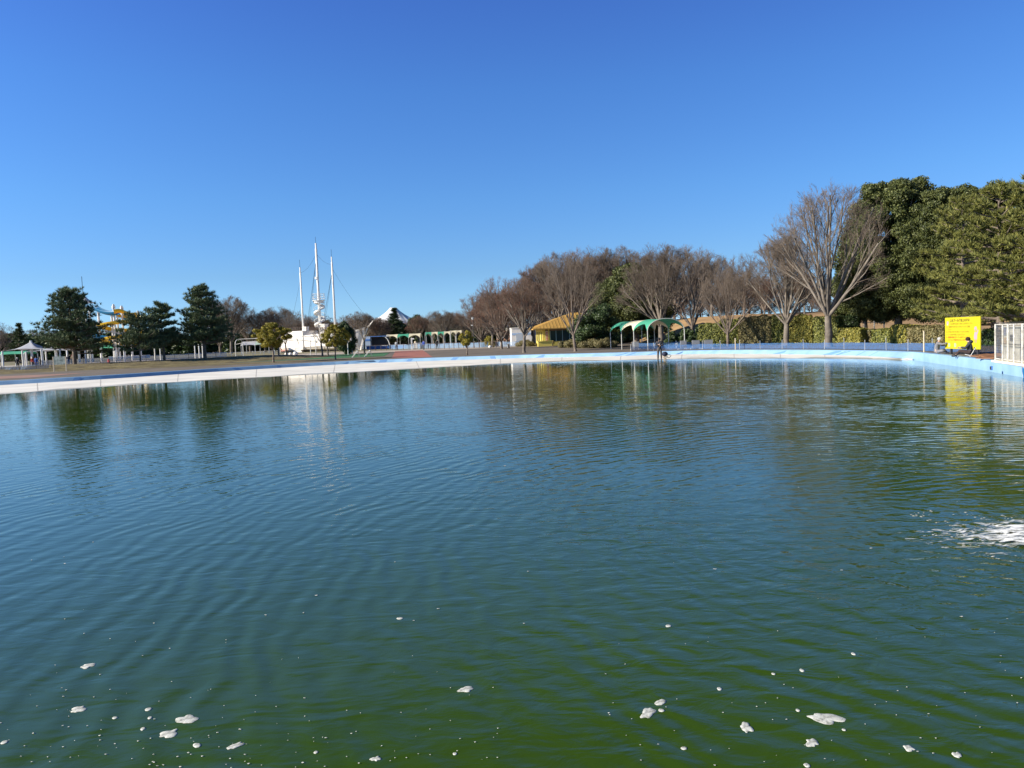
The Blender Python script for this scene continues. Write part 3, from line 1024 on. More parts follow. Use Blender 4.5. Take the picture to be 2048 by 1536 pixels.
# --- the zelkovas
G_z = "large leafless trees round the pool"
tree_px("zelkova_tree", "z2", "leafless tree left of the yellow kiosk with reddish twigs", 1048, 705, 92, 552, 10.2, 0.5, group=G_z)
tree_px("zelkova_tree", "z7", "leafless forked tree in front of the yellow kiosk", 1151, 703, 88, 497, 10.2, 2.6, group=G_z, wide=0.82)
tree_px("zelkova_tree", "z3", "pale trunked leafless tree seen through the green canopy", 1323, 692, 100, 488, 10.0, 0.9, group=G_z, wide=1.08)
tree_px("zelkova_tree", "z7", "leafless tree just right of the green and white canopy", 1385, 690, 97, 485, 10.2, 4.1, group=G_z, wide=1.1)
tree_px("zelkova_tree", "z4", "low forking leafless tree in front of the left end of the hedge", 1456, 691, 82, 512, 10.2, 2.2, group=G_z, wide=0.80)
tree_px("zelkova_tree", "z3", "leafless tree before the middle of the tall hedge", 1573, 693, 76, 462, 10.0, 3.3, group=G_z, wide=0.95)
tree_px("zelkova_tree", "z6", "tallest leafless tree, beside the dark evergreens", 1657, 699, 66, 366, 10.0, 1.9, group=G_z, wide=0.92)
# behind the kiosk and round to the left
for px, Y, top, key, rz, lab in [
        (1003, 120, 548, "z5", 0.3, "reddish bare tree left of the white and blue hut"),
        (985, 135, 585, "z2", 1.9, "bare tree with brown leaves at the left end of the big trees"),
        (1085, 145, 520, "z2", 3.0, "tall reddish bare tree behind the kiosk roof"),
        (1150, 150, 492, "z5", 4.4, "tall bare tree behind the top of the kiosk roof"),
        (1120, 140, 500, "z1", 5.9, "bare tree between the reddish trees behind the kiosk"),
        (1200, 152, 490, "z3", 1.1, "grey bare tree between the kiosk and the round evergreen"),
        (1250, 150, 488, "z1", 0.2, "bare tree rising behind the round evergreen"),
        (1290, 150, 500, "z4", 2.9, "bare crown over the evergreen behind the canopy"),
        (1425, 135, 505, "z3", 2.4, "bare tree behind the right end of the canopy"),
        (1350, 140, 487, "z4", 5.2, "bare tree behind the pale trunk at the canopy"),
        (1490, 128, 503, "z4", 0.9, "bare tree on the embankment behind the hedge's left end"),
        (1530, 126, 545, "z5", 3.7, "bare tree on the golden bank behind the hedge"),
        (1610, 124, 545, "z2", 1.5, "bare tree on the bank between two near trunks"),
        (1700, 120, 540, "z5", 5.5, "bare tree on the bank behind the tallest leafless tree"),
        (1460, 145, 540, "z5", 2.2, "reddish bare tree far behind the low forking tree"),
        (1395, 150, 545, "z2", 0.8, "reddish bare tree far behind the canopy's right post")]:
    x = X_at(px, 680, Y)
    zb = max(gz(x, Y), bank(x, Y)) if x > 18 else gz(x, Y)
    tree_px("bare_tree", key, lab, px, 690, Y, top, 10.2, rz, z=zb, group="bare trees behind the kiosk and hedge", wide=1.0 if Y > 130 else 0.95)

# --- evergreens
G_e = "large evergreen trees"
tree_px("evergreen_tree", "ever2", "round evergreen tree behind the left end of the green canopy", 1272, 695, 112, 517, 10.6, 0.6, group=G_e, wide=1.12)
tree_px("evergreen_tree", "ever2", "evergreen with a leaning left flank next to the kiosk", 1222, 695, 118, 550, 10.6, 3.6, group=G_e, wide=0.80)
tree_px("evergreen_bush", "bush", "dark evergreen bush at the right corner of the yellow kiosk", 1196, 697, 104, 604, 6.3, 0.0, cat="bush", group=G_e, wide=1.12)
tree_px("evergreen_tree", "ever1", "tallest evergreen, dark, right beside the tallest leafless tree", 1797, 692, 78, 345, 17.4, 0.4, group=G_e, wide=0.95, z=0.8)
tree_px("evergreen_tree", "ever1", "broad evergreen behind the pine at the right", 1895, 692, 74, 362, 17.4, 2.4, group=G_e, wide=0.9, z=0.8)
tree_px("evergreen_tree", "ever1", "evergreen at the right end of the photo, behind the white fence", 1990, 692, 70, 356, 17.4, 4.4, group=G_e, wide=0.9, z=0.8)
tree_px("evergreen_tree", "ever2", "smaller shaded evergreen at the foot of the tallest evergreen", 1730, 690, 84, 480, 10.6, 1.4, group=G_e, wide=0.75, z=1.0)
tree_px("pine_tree", "pineR", "yellowish pine reaching over the white fence at the right edge", 2000, 712, 50, 376, 12.6, 0.6, group="yellowish pines at the right")
tree_px("pine_tree", "pineR", "yellowish pine behind the yellow notice board", 1925, 705, 60, 395, 12.6, 3.1, group="yellowish pines at the right", wide=0.85)
tree_px("pine_tree", "pineR", "pine cut by the photo's right border", 2100, 716, 46, 352, 12.6, 5.1, group="yellowish pines at the right")

# --- far treeline
rnd = random.Random(77)
far = [(-5, 640, "z4"), (440, 598, "z4"), (462, 588, "z1"), (500, 612, "z4"), (530, 618, "z1"), (560, 610, "z3"), (590, 618, "z4"), (625, 628, "z5"),
       (650, 628, "z4"), (695, 628, "z5"), (722, 620, "z1"), (748, 630, "z5"), (762, 634, "z2"), (838, 630, "z2"), (868, 620, "z4"),
       (888, 618, "z3"), (912, 622, "z1"), (940, 628, "z4"), (958, 612, "z5"), (975, 600, "z2")]
where = ["at the left border of the photo", "just right of the tallest pine", "over the shelter frames at the left", "left of the round yellow green tree",
         "over the round yellow green tree", "left of the ship's left mast", "behind the ship's left mast", "between the left and the middle mast", "behind the spiral stair of the ship",
         "just right of the right mast", "over the middle of the ship's bow deck", "over the tip of the ship's bow", "left of the snowy mountain", "right of the snowy mountain",
         "over the gap between the two canopy rows", "over the second canopy row", "over the right end of the canopy rows", "left of the lamp post", "behind the lamp post", "between the lamp post and the reddish trees"]
for i, ((px, top, key), w) in enumerate(zip(far, where)):
    Y = 205+rnd.uniform(-12, 25)
    tree_px("bare_tree", key, "far bare tree "+w, px, 690, Y, top, 10.2, rnd.uniform(0, 6), group="far line of bare trees", wide=1.15)
# lower dark undergrowth row of round evergreens along the treeline
for i, (px, top, w) in enumerate([(75, 690, "behind the white tent"), (485, 662, "behind the shelter frames"), (535, 664, "behind the round yellow green tree"), (610, 650, "behind the ship's stern deck"), (655, 640, "behind the ship's stair"),
                                  (700, 655, "behind the ship's bow"), (760, 655, "behind the bow tip"), (800, 640, "under the far conifer"), (842, 634, "behind the first canopy row"), (880, 655, "behind the second canopy row"),
                                  (920, 655, "at the right end of the canopy rows"), (965, 650, "behind the yellow green bush"), (1010, 655, "left of the white hut")]):
    tree_px("round_tree", "round", "far dark evergreen "+w, px, 690, 232+(i % 3)*5, top, 9.0, i*1.3, group="far dark evergreens", wide=1.25)
tree_px("conifer_tree", "conif", "pointed conifer in front of the snowy mountain", 790, 690, 215, 616, 11.0, 0.0, wide=2.3)
tree_px("conifer_tree", "conif", "dark conifer at the far left beside the white tent", 40, 690, 170, 646, 11.0, 1.0, wide=1.9)
tree_px("round_tree", "round", "brown evergreen just right of the snowy mountain", 838, 690, 215, 628, 9.0, 2.0, group="far dark evergreens")

# unbroken rear row: nothing tells these apart
for i in range(30):
    px = -30+i*37+rnd.uniform(-8, 8)
    Y = 262+rnd.uniform(-10, 25)
    top = 655 if px < 430 else (638 if px < 740 else 634 if px < 880 else 632)
    tree_px("bare_tree", ("z5", "z2", "z4")[i % 3], "bare brown tree in the unbroken rear row of the far wood", px, 690, Y, top+rnd.uniform(-9, 7), 10.2, rnd.uniform(0, 6), group="rear row of the far wood", wide=1.75)
for i in range(34):
    px = -30+i*33+rnd.uniform(-8, 8)
    Y = 240+rnd.uniform(-6, 14)
    tree_px("undergrowth_bush", "bushd", "dark bush in the undergrowth below the far wood", px, 690, Y, (668 if px < 700 else 652)+rnd.uniform(-6, 5), 5.6, rnd.uniform(0, 6), cat="bush", group="undergrowth of the far wood", wide=1.5)
for i in range(9):
    px = 1195+i*27+rnd.uniform(-6, 6)
    Y = 128+rnd.uniform(-4, 10)
    tree_px("undergrowth_bush", "bushd", "dark bush in the undergrowth behind the green canopy", px, 690, Y, 648+rnd.uniform(-8, 8), 5.6, rnd.uniform(0, 6), cat="bush", group="undergrowth behind the green canopy", wide=1.1)
for i in range(16):
    px = 1345+i*25+rnd.uniform(-8, 8)
    Y = 150+rnd.uniform(-10, 20)
    tree_px("bare_tree", ("z5", "z2", "z4")[i % 3], "bare tree in the brown thicket on the bank behind the hedge", px, 690, Y, 565+rnd.uniform(-25, 25), 10.2, rnd.uniform(0, 6), z=bank(X_at(px, 690, Y), Y), group="brown thicket behind the hedge", wide=1.25)
for i in range(24):
    px = 1335+i*17+rnd.uniform(-6, 6)
    Y = 140+rnd.uniform(-4, 22)
    tree_px("bare_shrub", "thicket", "leafless brown shrub in the thicket on top of the bank", px, 690, Y, 598+rnd.uniform(-14, 14), 4.0, rnd.uniform(0, 6), z=bank(X_at(px, 690, Y), Y), cat="shrub", group="leafless shrubs on the bank", wide=1.5)
for i in range(12):
    px = 965+i*26+rnd.uniform(-8, 8)
    Y = 165+rnd.uniform(-4, 20)
    tree_px("bare_tree", ("z5", "z2")[i % 2], "bare tree in the brown thicket behind the yellow kiosk", px, 690, Y, (600 if px < 1050 else 545)+rnd.uniform(-20, 20), 10.2, rnd.uniform(0, 6), group="brown thicket behind the kiosk", wide=1.2)

# ---------------------------------------------------------------- hedges and shrubs
def hedge(px0, px1, Y0, Y1, py_top, m, label, n, depth=1.3, size=0.16, seed=0, zb=None, name="hedge", grp="clipped hedge behind the blue net"):
    a, b = Vector((X_at(px0, 690, Y0), Y0, 0)), Vector((X_at(px1, 690, Y1), Y1, 0))
    L_ = (b-a).length
    ang = math.atan2(b.y-a.y, b.x-a.x)
    z0 = 0.42
    H = Z_at((px0+px1)/2, py_top, (Y0+Y1)/2)-z0
    t = thing(name, label, "hedge", (a.x, a.y, z0), ang, grp)
    rs = np.random.RandomState(seed+int(px0))
    # box surface points with a bulging noise
    ar = np.array([L_*H, L_*H, L_*depth, depth*H, depth*H])
    f = rs.choice(5, n, p=ar/ar.sum())
    u, v = rs.rand(n), rs.rand(n)
    P = np.zeros((n, 3))
    Nn = np.zeros((n, 3))
    for k in range(5):
        s_ = f == k
        if k < 2:
            P[s_] = np.stack([u[s_]*L_, np.full(s_.sum(), 0.0 if k == 0 else depth), v[s_]*H], 1)
            Nn[s_] = (0, -1 if k == 0 else 1, 0)
        elif k == 2:
            P[s_] = np.stack([u[s_]*L_, v[s_]*depth, np.full(s_.sum(), H)], 1)
            Nn[s_] = (0, 0, 1)
        else:
            P[s_] = np.stack([np.full(s_.sum(), 0.0 if k == 3 else L_), u[s_]*depth, v[s_]*H], 1)
            Nn[s_] = (-1 if k == 3 else 1, 0, 0)
    bul = 0.10*np.sin(P[:, 0]*2.1+seed)*np.sin(P[:, 2]*1.9+P[:, 0])+0.07*np.sin(P[:, 0]*5.3)*np.sin(P[:, 2]*4.7)
    P += Nn*(bul[:, None]+rs.normal(0, 0.05, (n, 1)))
    V, Q = leaf_quads(P, Nn, size, 0.65, seed+3, 0.55)
    link("foliage", np_mesh("foliage", V, Q, m), t)
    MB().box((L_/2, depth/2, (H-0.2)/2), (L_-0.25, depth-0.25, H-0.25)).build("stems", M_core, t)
    return t
hedge(1398, 1440, 86, 85, 648, M_hedge, "dark left end block of the clipped hedge", 6000, seed=1)
hedge(1441, 1478, 85, 84.5, 640, M_hedge, "hedge block behind the low forking tree", 6000, seed=2)
hedge(1479, 1543, 84, 83, 634, M_hedgeB, "hedge block with brown flecks left of the middle trunk", 9000, seed=3)
hedge(1544, 1572, 83, 82.5, 633, M_hedge, "narrow dark green hedge block left of a trunk", 5000, seed=4)
hedge(1574, 1624, 82, 81, 632, M_hedgeY, "bright yellow green hedge block right of the middle trunk", 8000, seed=5)
hedge(1627, 1676, 81, 79, 634, M_hedge, "hedge block behind the tallest leafless tree", 8000, seed=6)
hedge(1672, 1718, 82, 81, 632, M_ever2, "dark taller hedge piece at the right end of the tall hedge", 5000, seed=7)
hedge(1677, 1721, 76, 74, 659, M_hedgeY, "low yellow green hedge block right of the tallest tree", 6000, seed=8)
hedge(1723, 1741, 75, 74, 661, M_hedgeB, "narrow low brownish hedge block", 2500, seed=9)
hedge(1743, 1780, 73, 71, 660, M_hedge, "low hedge block under the white railing", 4500, seed=10)
hedge(1782, 1812, 68, 66, 652, M_hedgeY, "taller yellowish bush block beside the brown shrubs", 4500, seed=11, depth=1.6)
hedge(1814, 1888, 66, 60, 655, M_hedgeB, "brownish loose hedge left of the yellow notice board", 9000, seed=12, depth=1.6)
hedge(1960, 1992, 54, 52, 662, M_ever2, "dark shrub between the notice board and the white fence", 4000, seed=13, depth=1.6)
for px, Y, top, lab in [(1346, 98, 660, "dark bush seen under the arch of the green canopy"), (1374, 97, 655, "dark bush beside the canopy's right post"), (1398, 95, 650, "dark bush filling the gap left of the hedge")]:
    tree_px("evergreen_bush", "bushd", lab, px, 690, Y, top, 5.6, px*0.3, cat="bush", group="dark bushes between canopy and hedge", wide=0.9)
# clipped low shrubs by the kiosk
for px, Y, s, lab in [(1128, 112, 0.9, "low rounded shrub in front of the kiosk window"), (1160, 107, 1.15, "low shrub bed in front of the kiosk's right side"), (1185, 103, 1.15, "low shrub under the dark evergreen bush"),
                      (1207, 101, 1.1, "low shrub left of the green canopy"), (1057, 134, 1.15, "low clipped shrub between the white hut and the kiosk")]:
    plant("shrub", "lowshrub", lab, (X_at(px, 690, Y), Y, 0.45), px*0.3, s, cat="shrub", group="low clipped shrubs by the kiosk")
t_ = plant("shrub", "lowshrub", "rounded yellow green bush right of the lamp post", (X_at(975, 685, 140), 140, 0.7), 0, 1.0, cat="bush")
t_.scale = (0.72, 0.72, 1.75)
for ch in t_.children:
    if ch.name.startswith("crown"):
        ch.data = ch.data.copy()
        ch.data.materials[0] = M_camph
t_ = plant("shrub", "lowshrub", "small dark round bush beside the yellow green bush", (X_at(985, 688, 139), 139, 0.7), 0, 0.6, cat="bush")
t_.scale = (0.5, 0.5, 1.1)
# ================================================================= BUILT THINGS
M_wpaint = mat("white_paint", (0.78, 0.77, 0.74), 0.5, var=0.06, scale=1.5)
M_wship = mat("ship_white", (0.86, 0.80, 0.73), 0.6, var=0.05, scale=0.5)
M_steel = mat("galvanised_steel", (0.42, 0.43, 0.44), 0.45, metal=0.3, var=0.1, scale=5)
M_dark = mat("dark_metal", (0.035, 0.035, 0.04), 0.6)
M_brownm = mat("brown_metal", (0.09, 0.06, 0.05), 0.6)
M_green = mat("green_canvas", (0.06, 0.36, 0.23), 0.8, var=0.08, scale=1.0, transl=0.12)
M_creamc = mat("cream_canvas", (0.74, 0.68, 0.50), 0.8, var=0.06, scale=1.0, transl=0.15)
M_whitec = mat("shaded_white_canvas", (0.46, 0.48, 0.55), 0.8, transl=0.15)  # white cloth; the shade on it is put into this grey-blue
M_roof = mat("ochre_roof", (0.46, 0.28, 0.075), 0.6, var=0.12, scale=2.0)
M_yel = mat("yellow_wall", (0.82, 0.67, 0.16), 0.7, var=0.05, scale=1.5)
M_glass = mat("kiosk_glass", (0.03, 0.06, 0.06), 0.08, spec=0.6)
M_beige = mat("beige_wall", (0.60, 0.50, 0.36), 0.8)
M_pinkw = mat("pink_wall", (0.62, 0.38, 0.30), 0.85)
M_sgray = mat("grey_mesh_panel", (0.33, 0.34, 0.36), 0.6, var=0.12, scale=14)
M_teal = mat("teal_fibreglass", (0.01, 0.17, 0.36), 0.35)
M_yslide = mat("yellow_fibreglass", (0.80, 0.50, 0.03), 0.35, var=0.06, scale=0.6)
M_bluew = mat("blue_band", (0.08, 0.22, 0.58), 0.6)
M_concrete = mat("concrete", (0.40, 0.38, 0.36), 0.9, var=0.15, scale=3)
def net_mat(name, c, density, scale=9.0):
    m = mat(name, c, 0.8)
    nt = m.node_tree
    N, L = nt.nodes, nt.links
    tc = N.new("ShaderNodeTexCoord")
    nz = N.new("ShaderNodeTexNoise")
    nz.inputs['Scale'].default_value = scale
    nz.inputs['Detail'].default_value = 6
    L.new(tc.outputs['Object'], nz.inputs[0])
    mr = N.new("ShaderNodeMapRange")
    mr.inputs['From Min'].default_value = 0.35
    mr.inputs['From Max'].default_value = 0.65
    mr.inputs['To Min'].default_value = density-0.18
    mr.inputs['To Max'].default_value = min(1, density+0.18)
    L.new(nz.outputs[0], mr.inputs[0])
    L.new(mr.outputs[0], N["Principled BSDF"].inputs['Alpha'])
    return m
M_net = net_mat("blue_netting", (0.05, 0.15, 0.36), 0.52)
M_netL = net_mat("pale_blue_netting", (0.22, 0.36, 0.56), 0.50)
M_mesh = net_mat("grey_wire_mesh", (0.45, 0.45, 0.45), 0.40, 30)

# ---------------------------------------------------------------- arched canopies
def canopy(name, label, loc, rz, nb, bay, width, hp, rise, colours, group, r=0.05, cloth=True, cat="canopy", sc=0.62, mt=None):
    t = thing(name, label, cat, loc, rz, group)
    mt = mt or M_steel
    for i in range(nb+1):
        for y in (0, width):
            MB().tube([(i*bay, y, -0.15), (i*bay, y, hp)], r, 6).build("post", mt, t)
    for i in range(nb+1):
        MB().tube([(i*bay, width/2*(1-math.cos(th)), hp+rise*math.sin(th)) for th in [math.pi*k/12 for k in range(13)]], r*0.8, 5).build("arch", mt, t)
    if not cloth:
        MB().tube([(0, width/2, hp+rise), (nb*bay, width/2, hp+rise)], r*0.8, 5).build("ridge_pipe", mt, t)
        for y in (0, width):
            for i in range(nb):
                MB().tube([((i+u)*bay, y, hp-0.1+rise*0.55*math.sin(math.pi*u)) for u in [k/10 for k in range(11)]], r*0.6, 5).build("side_arch", mt, t)
        return t
    for i in range(nb):
        rows = []
        for k in range(13):
            u = k/12
            e = rise*sc*math.sin(math.pi*u)**0.8 if 0 < u < 1 else 0.0
            th0 = math.asin(min(0.99, e/rise))
            row = []
            for q in range(17):
                th = th0+(math.pi-2*th0)*q/16
                sag = -0.05*math.sin(math.pi*u)
                row.append(((i+u)*bay, width/2*(1-math.cos(th)*1.02), hp+(rise+0.05)*math.sin(th)+sag))
            rows.append(row)
        MB().grid(rows).build("canvas", colours[i % len(colours)], t, smooth=True)
    return t
# near one: row of posts from (1300,701) going back to (1224,698)
cA, cB = Vector((14.0, 78.5, 0.42)), Vector((12.1, 93.0, 0.42))
ang = math.atan2(cA.y-cB.y, cA.x-cB.x)
canopy("arched_canopy", "large arched canopy of green, cream and green canvas near the pool edge", cB, ang, 3, (cA-cB).length/3, 3.9, 2.0, 1.2,
       [M_green, M_creamc, M_green], "green and cream arched canopies", 0.045, mt=mat("pale_grey_paint", (0.55, 0.55, 0.53), 0.5))
def far_canopy(px, Y, rz, nb, bay, cols, label, w=3.6, hp=2.1, r=0.07):
    canopy("arched_canopy", label, (X_at(px, 690, Y), Y, gz(0, Y)), rz, nb, bay, w, hp, 1.1, cols, "green and cream arched canopies", r, sc=0.7)
far_canopy(772, 190, -0.05, 3, 2.85, [M_creamc, M_green, M_creamc], "small far canopy of cream, green and cream canvas, left row")
far_canopy(851, 186, 0.02, 4, 1.5, [M_green, M_creamc, M_green, M_creamc], "small far canopy with four narrow green and cream bays, middle row", hp=2.3)
far_canopy(902, 180, 0.1, 2, 1.3, [M_creamc, M_creamc], "small far all cream canopy at the right end of the rows", hp=2.4)
canopy("shelter_frame", "bare white pipe frame of a canopy without canvas, in front of the ship", (X_at(472, 714, 121), 121, 0.55), 0.02, 3, 5.85, 3.6, 2.45, 0.75, None,
       "bare shelter frames", 0.065, cloth=False, cat="frame", mt=M_wpaint)
canopy("arched_canopy", "pale green arched shelter behind the bare white pipe frame", (X_at(482, 690, 168), 168, 0.8), 0.02, 2, 3.0, 3.6, 2.0, 0.9,
       [M_whitec, mat("pale_green_canvas", (0.40, 0.52, 0.46), 0.8)], "green and cream arched canopies", 0.07, sc=0.3)
canopy("arched_canopy", "green canopy under the pines behind the map board", (X_at(85, 700, 150), 150, 0.7), 0.0, 3, 4.6, 4, 2.6, 0.6,
       [M_green, M_whitec, M_green], "green and cream arched canopies", 0.08, sc=0.3, mt=M_wpaint)
canopy("arched_canopy", "green canopy cut by the photo's left border behind the white tent", (X_at(-45, 704, 140), 140, 0.7), 0.0, 2, 4.2, 4, 2.1, 0.6,
       [M_green], "green and cream arched canopies", 0.08, sc=0.3, mt=M_wpaint)

# ---------------------------------------------------------------- the play ship
YS = 170.0
_SX0, _ST = X_at(658, 700, YS), math.tan(R(28))
def sx(px):
    """local distance along the turned ship whose photo column is px"""
    u = X_at(px, 690, 1.0)
    return (u*YS-_SX0)/(1+u*_ST)
def sz(px, py):
    return Z_at(px, py, YS-sx(px)*_ST)-0.88
ship = thing("play_ship", "white concrete play ship with three tall masts beyond the pool", "ship", (X_at(658, 700, YS), YS, 0.88), R(-28))
ship.scale = (1/math.cos(R(28)), 1, 1)
st = [(573, 677, 2.1, 2.0), (580, 676.5, 2.5, 2.4), (600, 676, 2.8, 2.7), (626, 671, 3.0, 2.9), (650, 667.5, 3.0, 2.9), (680, 667, 2.8, 2.6),
      (700, 664.5, 2.3, 1.9), (715, 661, 1.7, 1.2), (727, 657.5, 1.0, 0.6), (736, 653, 0.35, 0.15), (741, 649, 0.08, 0.03)]
rows = []
for px, py, bt, bb in st:
    x, z = sx(px), sz(px, py)
    rake = max(0.0, (px-700)/41.0)
    row = []
    for k in range(15):
        a = k/14*2-1                         # -1 (left side top) .. 0 keel .. 1
        zz = z*abs(a)**0.9
        w = bb+(bt-bb)*(abs(a)**1.3)
        y = (-1 if a < 0 else 1)*w*min(1, abs(a)*6)
        row.append((x-rake*2.3*(1-abs(a)), y, zz))
    rows.append(row)
hb = MB().grid(rows)
hb.add([p for p in rows[0]], [tuple(range(15))])
deck = [[(r[0][0], r[0][1]*0.98, r[0][2]-0.35), (r[-1][0], r[-1][1]*0.98, r[-1][2]-0.35)] for r in rows]
hb.grid(deck)
hb.build("hull", M_wship, ship)
MB().prism([(sx(573.5), -2.35), (sx(575), -2.35), (sx(575), 2.35), (sx(573.5), 2.35)], 0.1, 3.2).build("stern_board", M_wship, ship)
q = MB().prism([(sx(596), -2.95), (sx(626), -3.12), (sx(632), -1.0), (sx(632), 2.2), (sx(596), 2.6)], 0.6, sz(610, 662))
qd = q.build("quarterdeck", M_wship, ship)
# wedge added to throw the dark triangle of shade on the hull
MB().add([(sx(614), -3.25, sz(614, 676)), (sx(622), -3.0, 0.0), (sx(606), -3.0, 0.0), (sx(600), -3.2, sz(600, 676)), (sx(614), -2.6, sz(614, 675)), (sx(622), -2.4, 0), (sx(606), -2.4, 0), (sx(600), -2.6, sz(600, 675))],
         [(0, 1, 2, 3), (4, 7, 6, 5), (0, 4, 5, 1), (3, 2, 6, 7), (0, 3, 7, 4)]).build("shadow_wedge", M_wship, ship)
MB().box((sx(616), -0.5, sz(616, 658)), (1.0, 1.0, 1.1)).build("deck_house", M_wship, ship)
cb = MB().box((sx(654), -0.6, sz(654, 661)), (1.1, 1.1, 2.6)).build("cabin", M_wship, ship)
MB().box((0, 0, 0), (1.35, 1.35, 0.18)).build("cabin_roof", M_wship, cb, loc=(sx(654), -0.6, sz(654, 661)+1.36))
MB().box((sx(584), -1.0, sz(584, 674)), (1.6, 0.9, 1.1)).build("stern_house", M_wship, ship)
for k in range(7):
    MB().ball((sx(652+k*8), -2.93+0.035*k*k, 2.1+0.05*k), (0.16, 0.08, 0.16), 8, 6).build("porthole", M_brownm, ship)
MB().box((sx(590), -2.42, 3.0), (0.9, 0.3, 0.22)).build("name_plate", M_brownm, ship)
MB().box((sx(583), -2.2, 0.55), (1.6, 0.4, 0.3)).build("red_mark", mat("faded_red_paint", (0.55, 0.22, 0.16), 0.7), ship)
rl = MB()
for px0, px1, py, y in [(596, 632, 662, -2.7), (632, 652, 662, -1.6), (657, 672, 661, -1.8)]:
    zr = sz(px0, py)
    for k in range(9):
        x = sx(px0+(px1-px0)*k/8)
        rl.box((x, y, zr+0.35), (0.05, 0.05, 0.75))
    for h in (0.35, 0.72):
        rl.tube([(sx(px0), y, zr+h), (sx(px1), y, zr+h)], 0.035, 4)
rl.build("railing", M_brownm, ship)
MB().tube([(sx(738), 0, sz(738, 654)), (sx(749), 0, sz(749, 641))], [0.16, 0.05], 6).build("bowsprit", M_wship, ship)
masts = [(608.5, 535, 520, 0.19), (642.5, 487, 474, 0.26), (672.5, 514, 499, 0.21)]
tops = []
for i, (px, pt_, pr_, r) in enumerate(masts):
    x = sx(px)
    zt, zr = sz(px-8, pt_), sz(px-8, pr_)
    zb = 2.5
    m_ = MB().tube([(x, 0, zb), (x, 0, (zb+zt)/2), (x, 0, zt-1.2)], [r*1.15, r, r*0.85], 12).build("mast", M_wpaint, ship, smooth=True)
    MB().tube([(x, 0, zt-1.25), (x, 0, zt)], r*0.62, 8).build("mast_cap", M_wpaint, m_)
    MB().tube([(x, 0, zt), (x, 0, zr)], 0.035, 4).build("lightning_rod", M_dark, m_)
    tops.append((x, zt))
def rope(a, b, sag, n=12):
    a, b = Vector(a), Vector(b)
    return MB().tube([a.lerp(b, k/n)-Vector((0, 0, sag*4*(k/n)*(1-k/n))) for k in range(n+1)], 0.022, 3).build("rope", M_dark, ship)
rope((tops[0][0], 0, tops[0][1]-1.2), (tops[1][0], 0, tops[1][1]-2.2), 0.9)
rope((tops[1][0], 0, tops[1][1]-2.2), (tops[2][0], 0, tops[2][1]-1.6), 0.7)
rope((tops[2][0], 0, tops[2][1]-2.5), (sx(746), 0, sz(746, 644)), 0.9)
rope((tops[0][0], 0, tops[0][1]-2.5), (sx(586), -1.5, 3.6), 0.5)
for dx, y in ((-2.4, -1.8), (-1.8, -2.2), (-1.2, -2.4)):
    for k in (1, 2):
        rope((tops[k][0], 0, tops[k][1]-3), (tops[k][0]+dx, y, 4.2), 0.3)
# spiral stair round the middle mast
x = sx(642.5)
z0, z1 = 4.3, sz(634, 602)
n = 90
sp_in, sp_out, hr = [], [], []
for k in range(n+1):
    a = 2*math.pi*2.6*k/n
    z = z0+(z1-z0)*k/n
    sp_in.append((x+0.35*math.cos(a), 0.35*math.sin(a), z))
    sp_out.append((x+1.15*math.cos(a), 1.15*math.sin(a), z))
    hr.append((x+1.15*math.cos(a), 1.15*math.sin(a), z+0.95))
stb = MB()
stb.grid([sp_in, sp_out])
stb.grid([[(p[0], p[1], p[2]-0.18) for p in sp_in], [(p[0], p[1], p[2]-0.18) for p in sp_out]])
stb.grid([[(p[0], p[1], p[2]-0.25) for p in sp_out], [(p[0], p[1], p[2]+0.12) for p in sp_out]])
stair = stb.build("spiral_stair", M_wpaint, ship)
hb2 = MB().tube(hr, 0.035, 4)
for k in range(0, n+1, 3):
    hb2.tube([sp_out[k], hr[k]], 0.02, 3)
hb2.build("handrail", M_wpaint, stair)
pf = MB()
pf.prism([(x+1.3*math.cos(a), 1.3*math.sin(a)) for a in [6.283*k/14 for k in range(14)]], z1, z1+0.1)
pf.prism([(x+1.0*math.cos(a), 1.0*math.sin(a)) for a in [6.283*k/14 for k in range(14)]], z1-0.5, z1)
pfo = pf.build("lookout", M_wpaint, ship)
pr_ = MB()
for h in (0.5, 1.0, 1.5):
    pr_.tube([(x+1.28*math.cos(a), 1.28*math.sin(a), z1+h) for a in [6.283*k/16 for k in range(17)]], 0.03, 4)
for k in range(10):
    a = 6.283*k/10
    pr_.tube([(x+1.28*math.cos(a), 1.28*math.sin(a), z1), (x+1.28*math.cos(a), 1.28*math.sin(a), z1+1.5)], 0.03, 4)
pr_.build("guard_rail", M_wpaint, pfo)
MB().box((x-0.1, -0.35, z1+5.0), (0.45, 0.3, 0.5)).build("floodlight", M_wpaint, ship)

# ---------------------------------------------------------------- water slide
YW = 150.0
slide = thing("water_slide", "yellow and teal twisting water slide on white columns behind the pines", "water slide", (X_at(240, 700, YW), YW, 0.75))
def wx(px):
    return (px-240)*YW/F_PX
def wz(px, py):
    return Z_at(px, py, YW)-0.75
def flume(name, path, r, m, wallh=1.0):
    P = [Vector(p) for p in path]
    rows = []
    for i, p in enumerate(P):
        d = (P[min(i+1, len(P)-1)]-P[max(i-1, 0)])
        d.z = 0
        d.normalize()
        s_ = Vector((-d.y, d.x, 0))
        row = []
        for k in range(9):
            a = math.pi*(k/8)
            row.append(p+s_*math.cos(a)*r-Vector((0, 0, math.sin(a)*r*wallh)))
        for k in range(8, -1, -1):
            a = math.pi*(k/8)
            row.append(p+s_*math.cos(a)*r*0.93-Vector((0, 0, math.sin(a)*r*0.93*wallh)))
        rows.append(row)
    return MB().grid(rows).build(name, m, slide, smooth=True)
flume("teal_flume", [(wx(190)+k*0.42, 1.0-0.10*k, wz(200, 615)-0.10*k+0.012*(k-6)**2) for k in range(13)], 0.85, M_teal)
hel = []
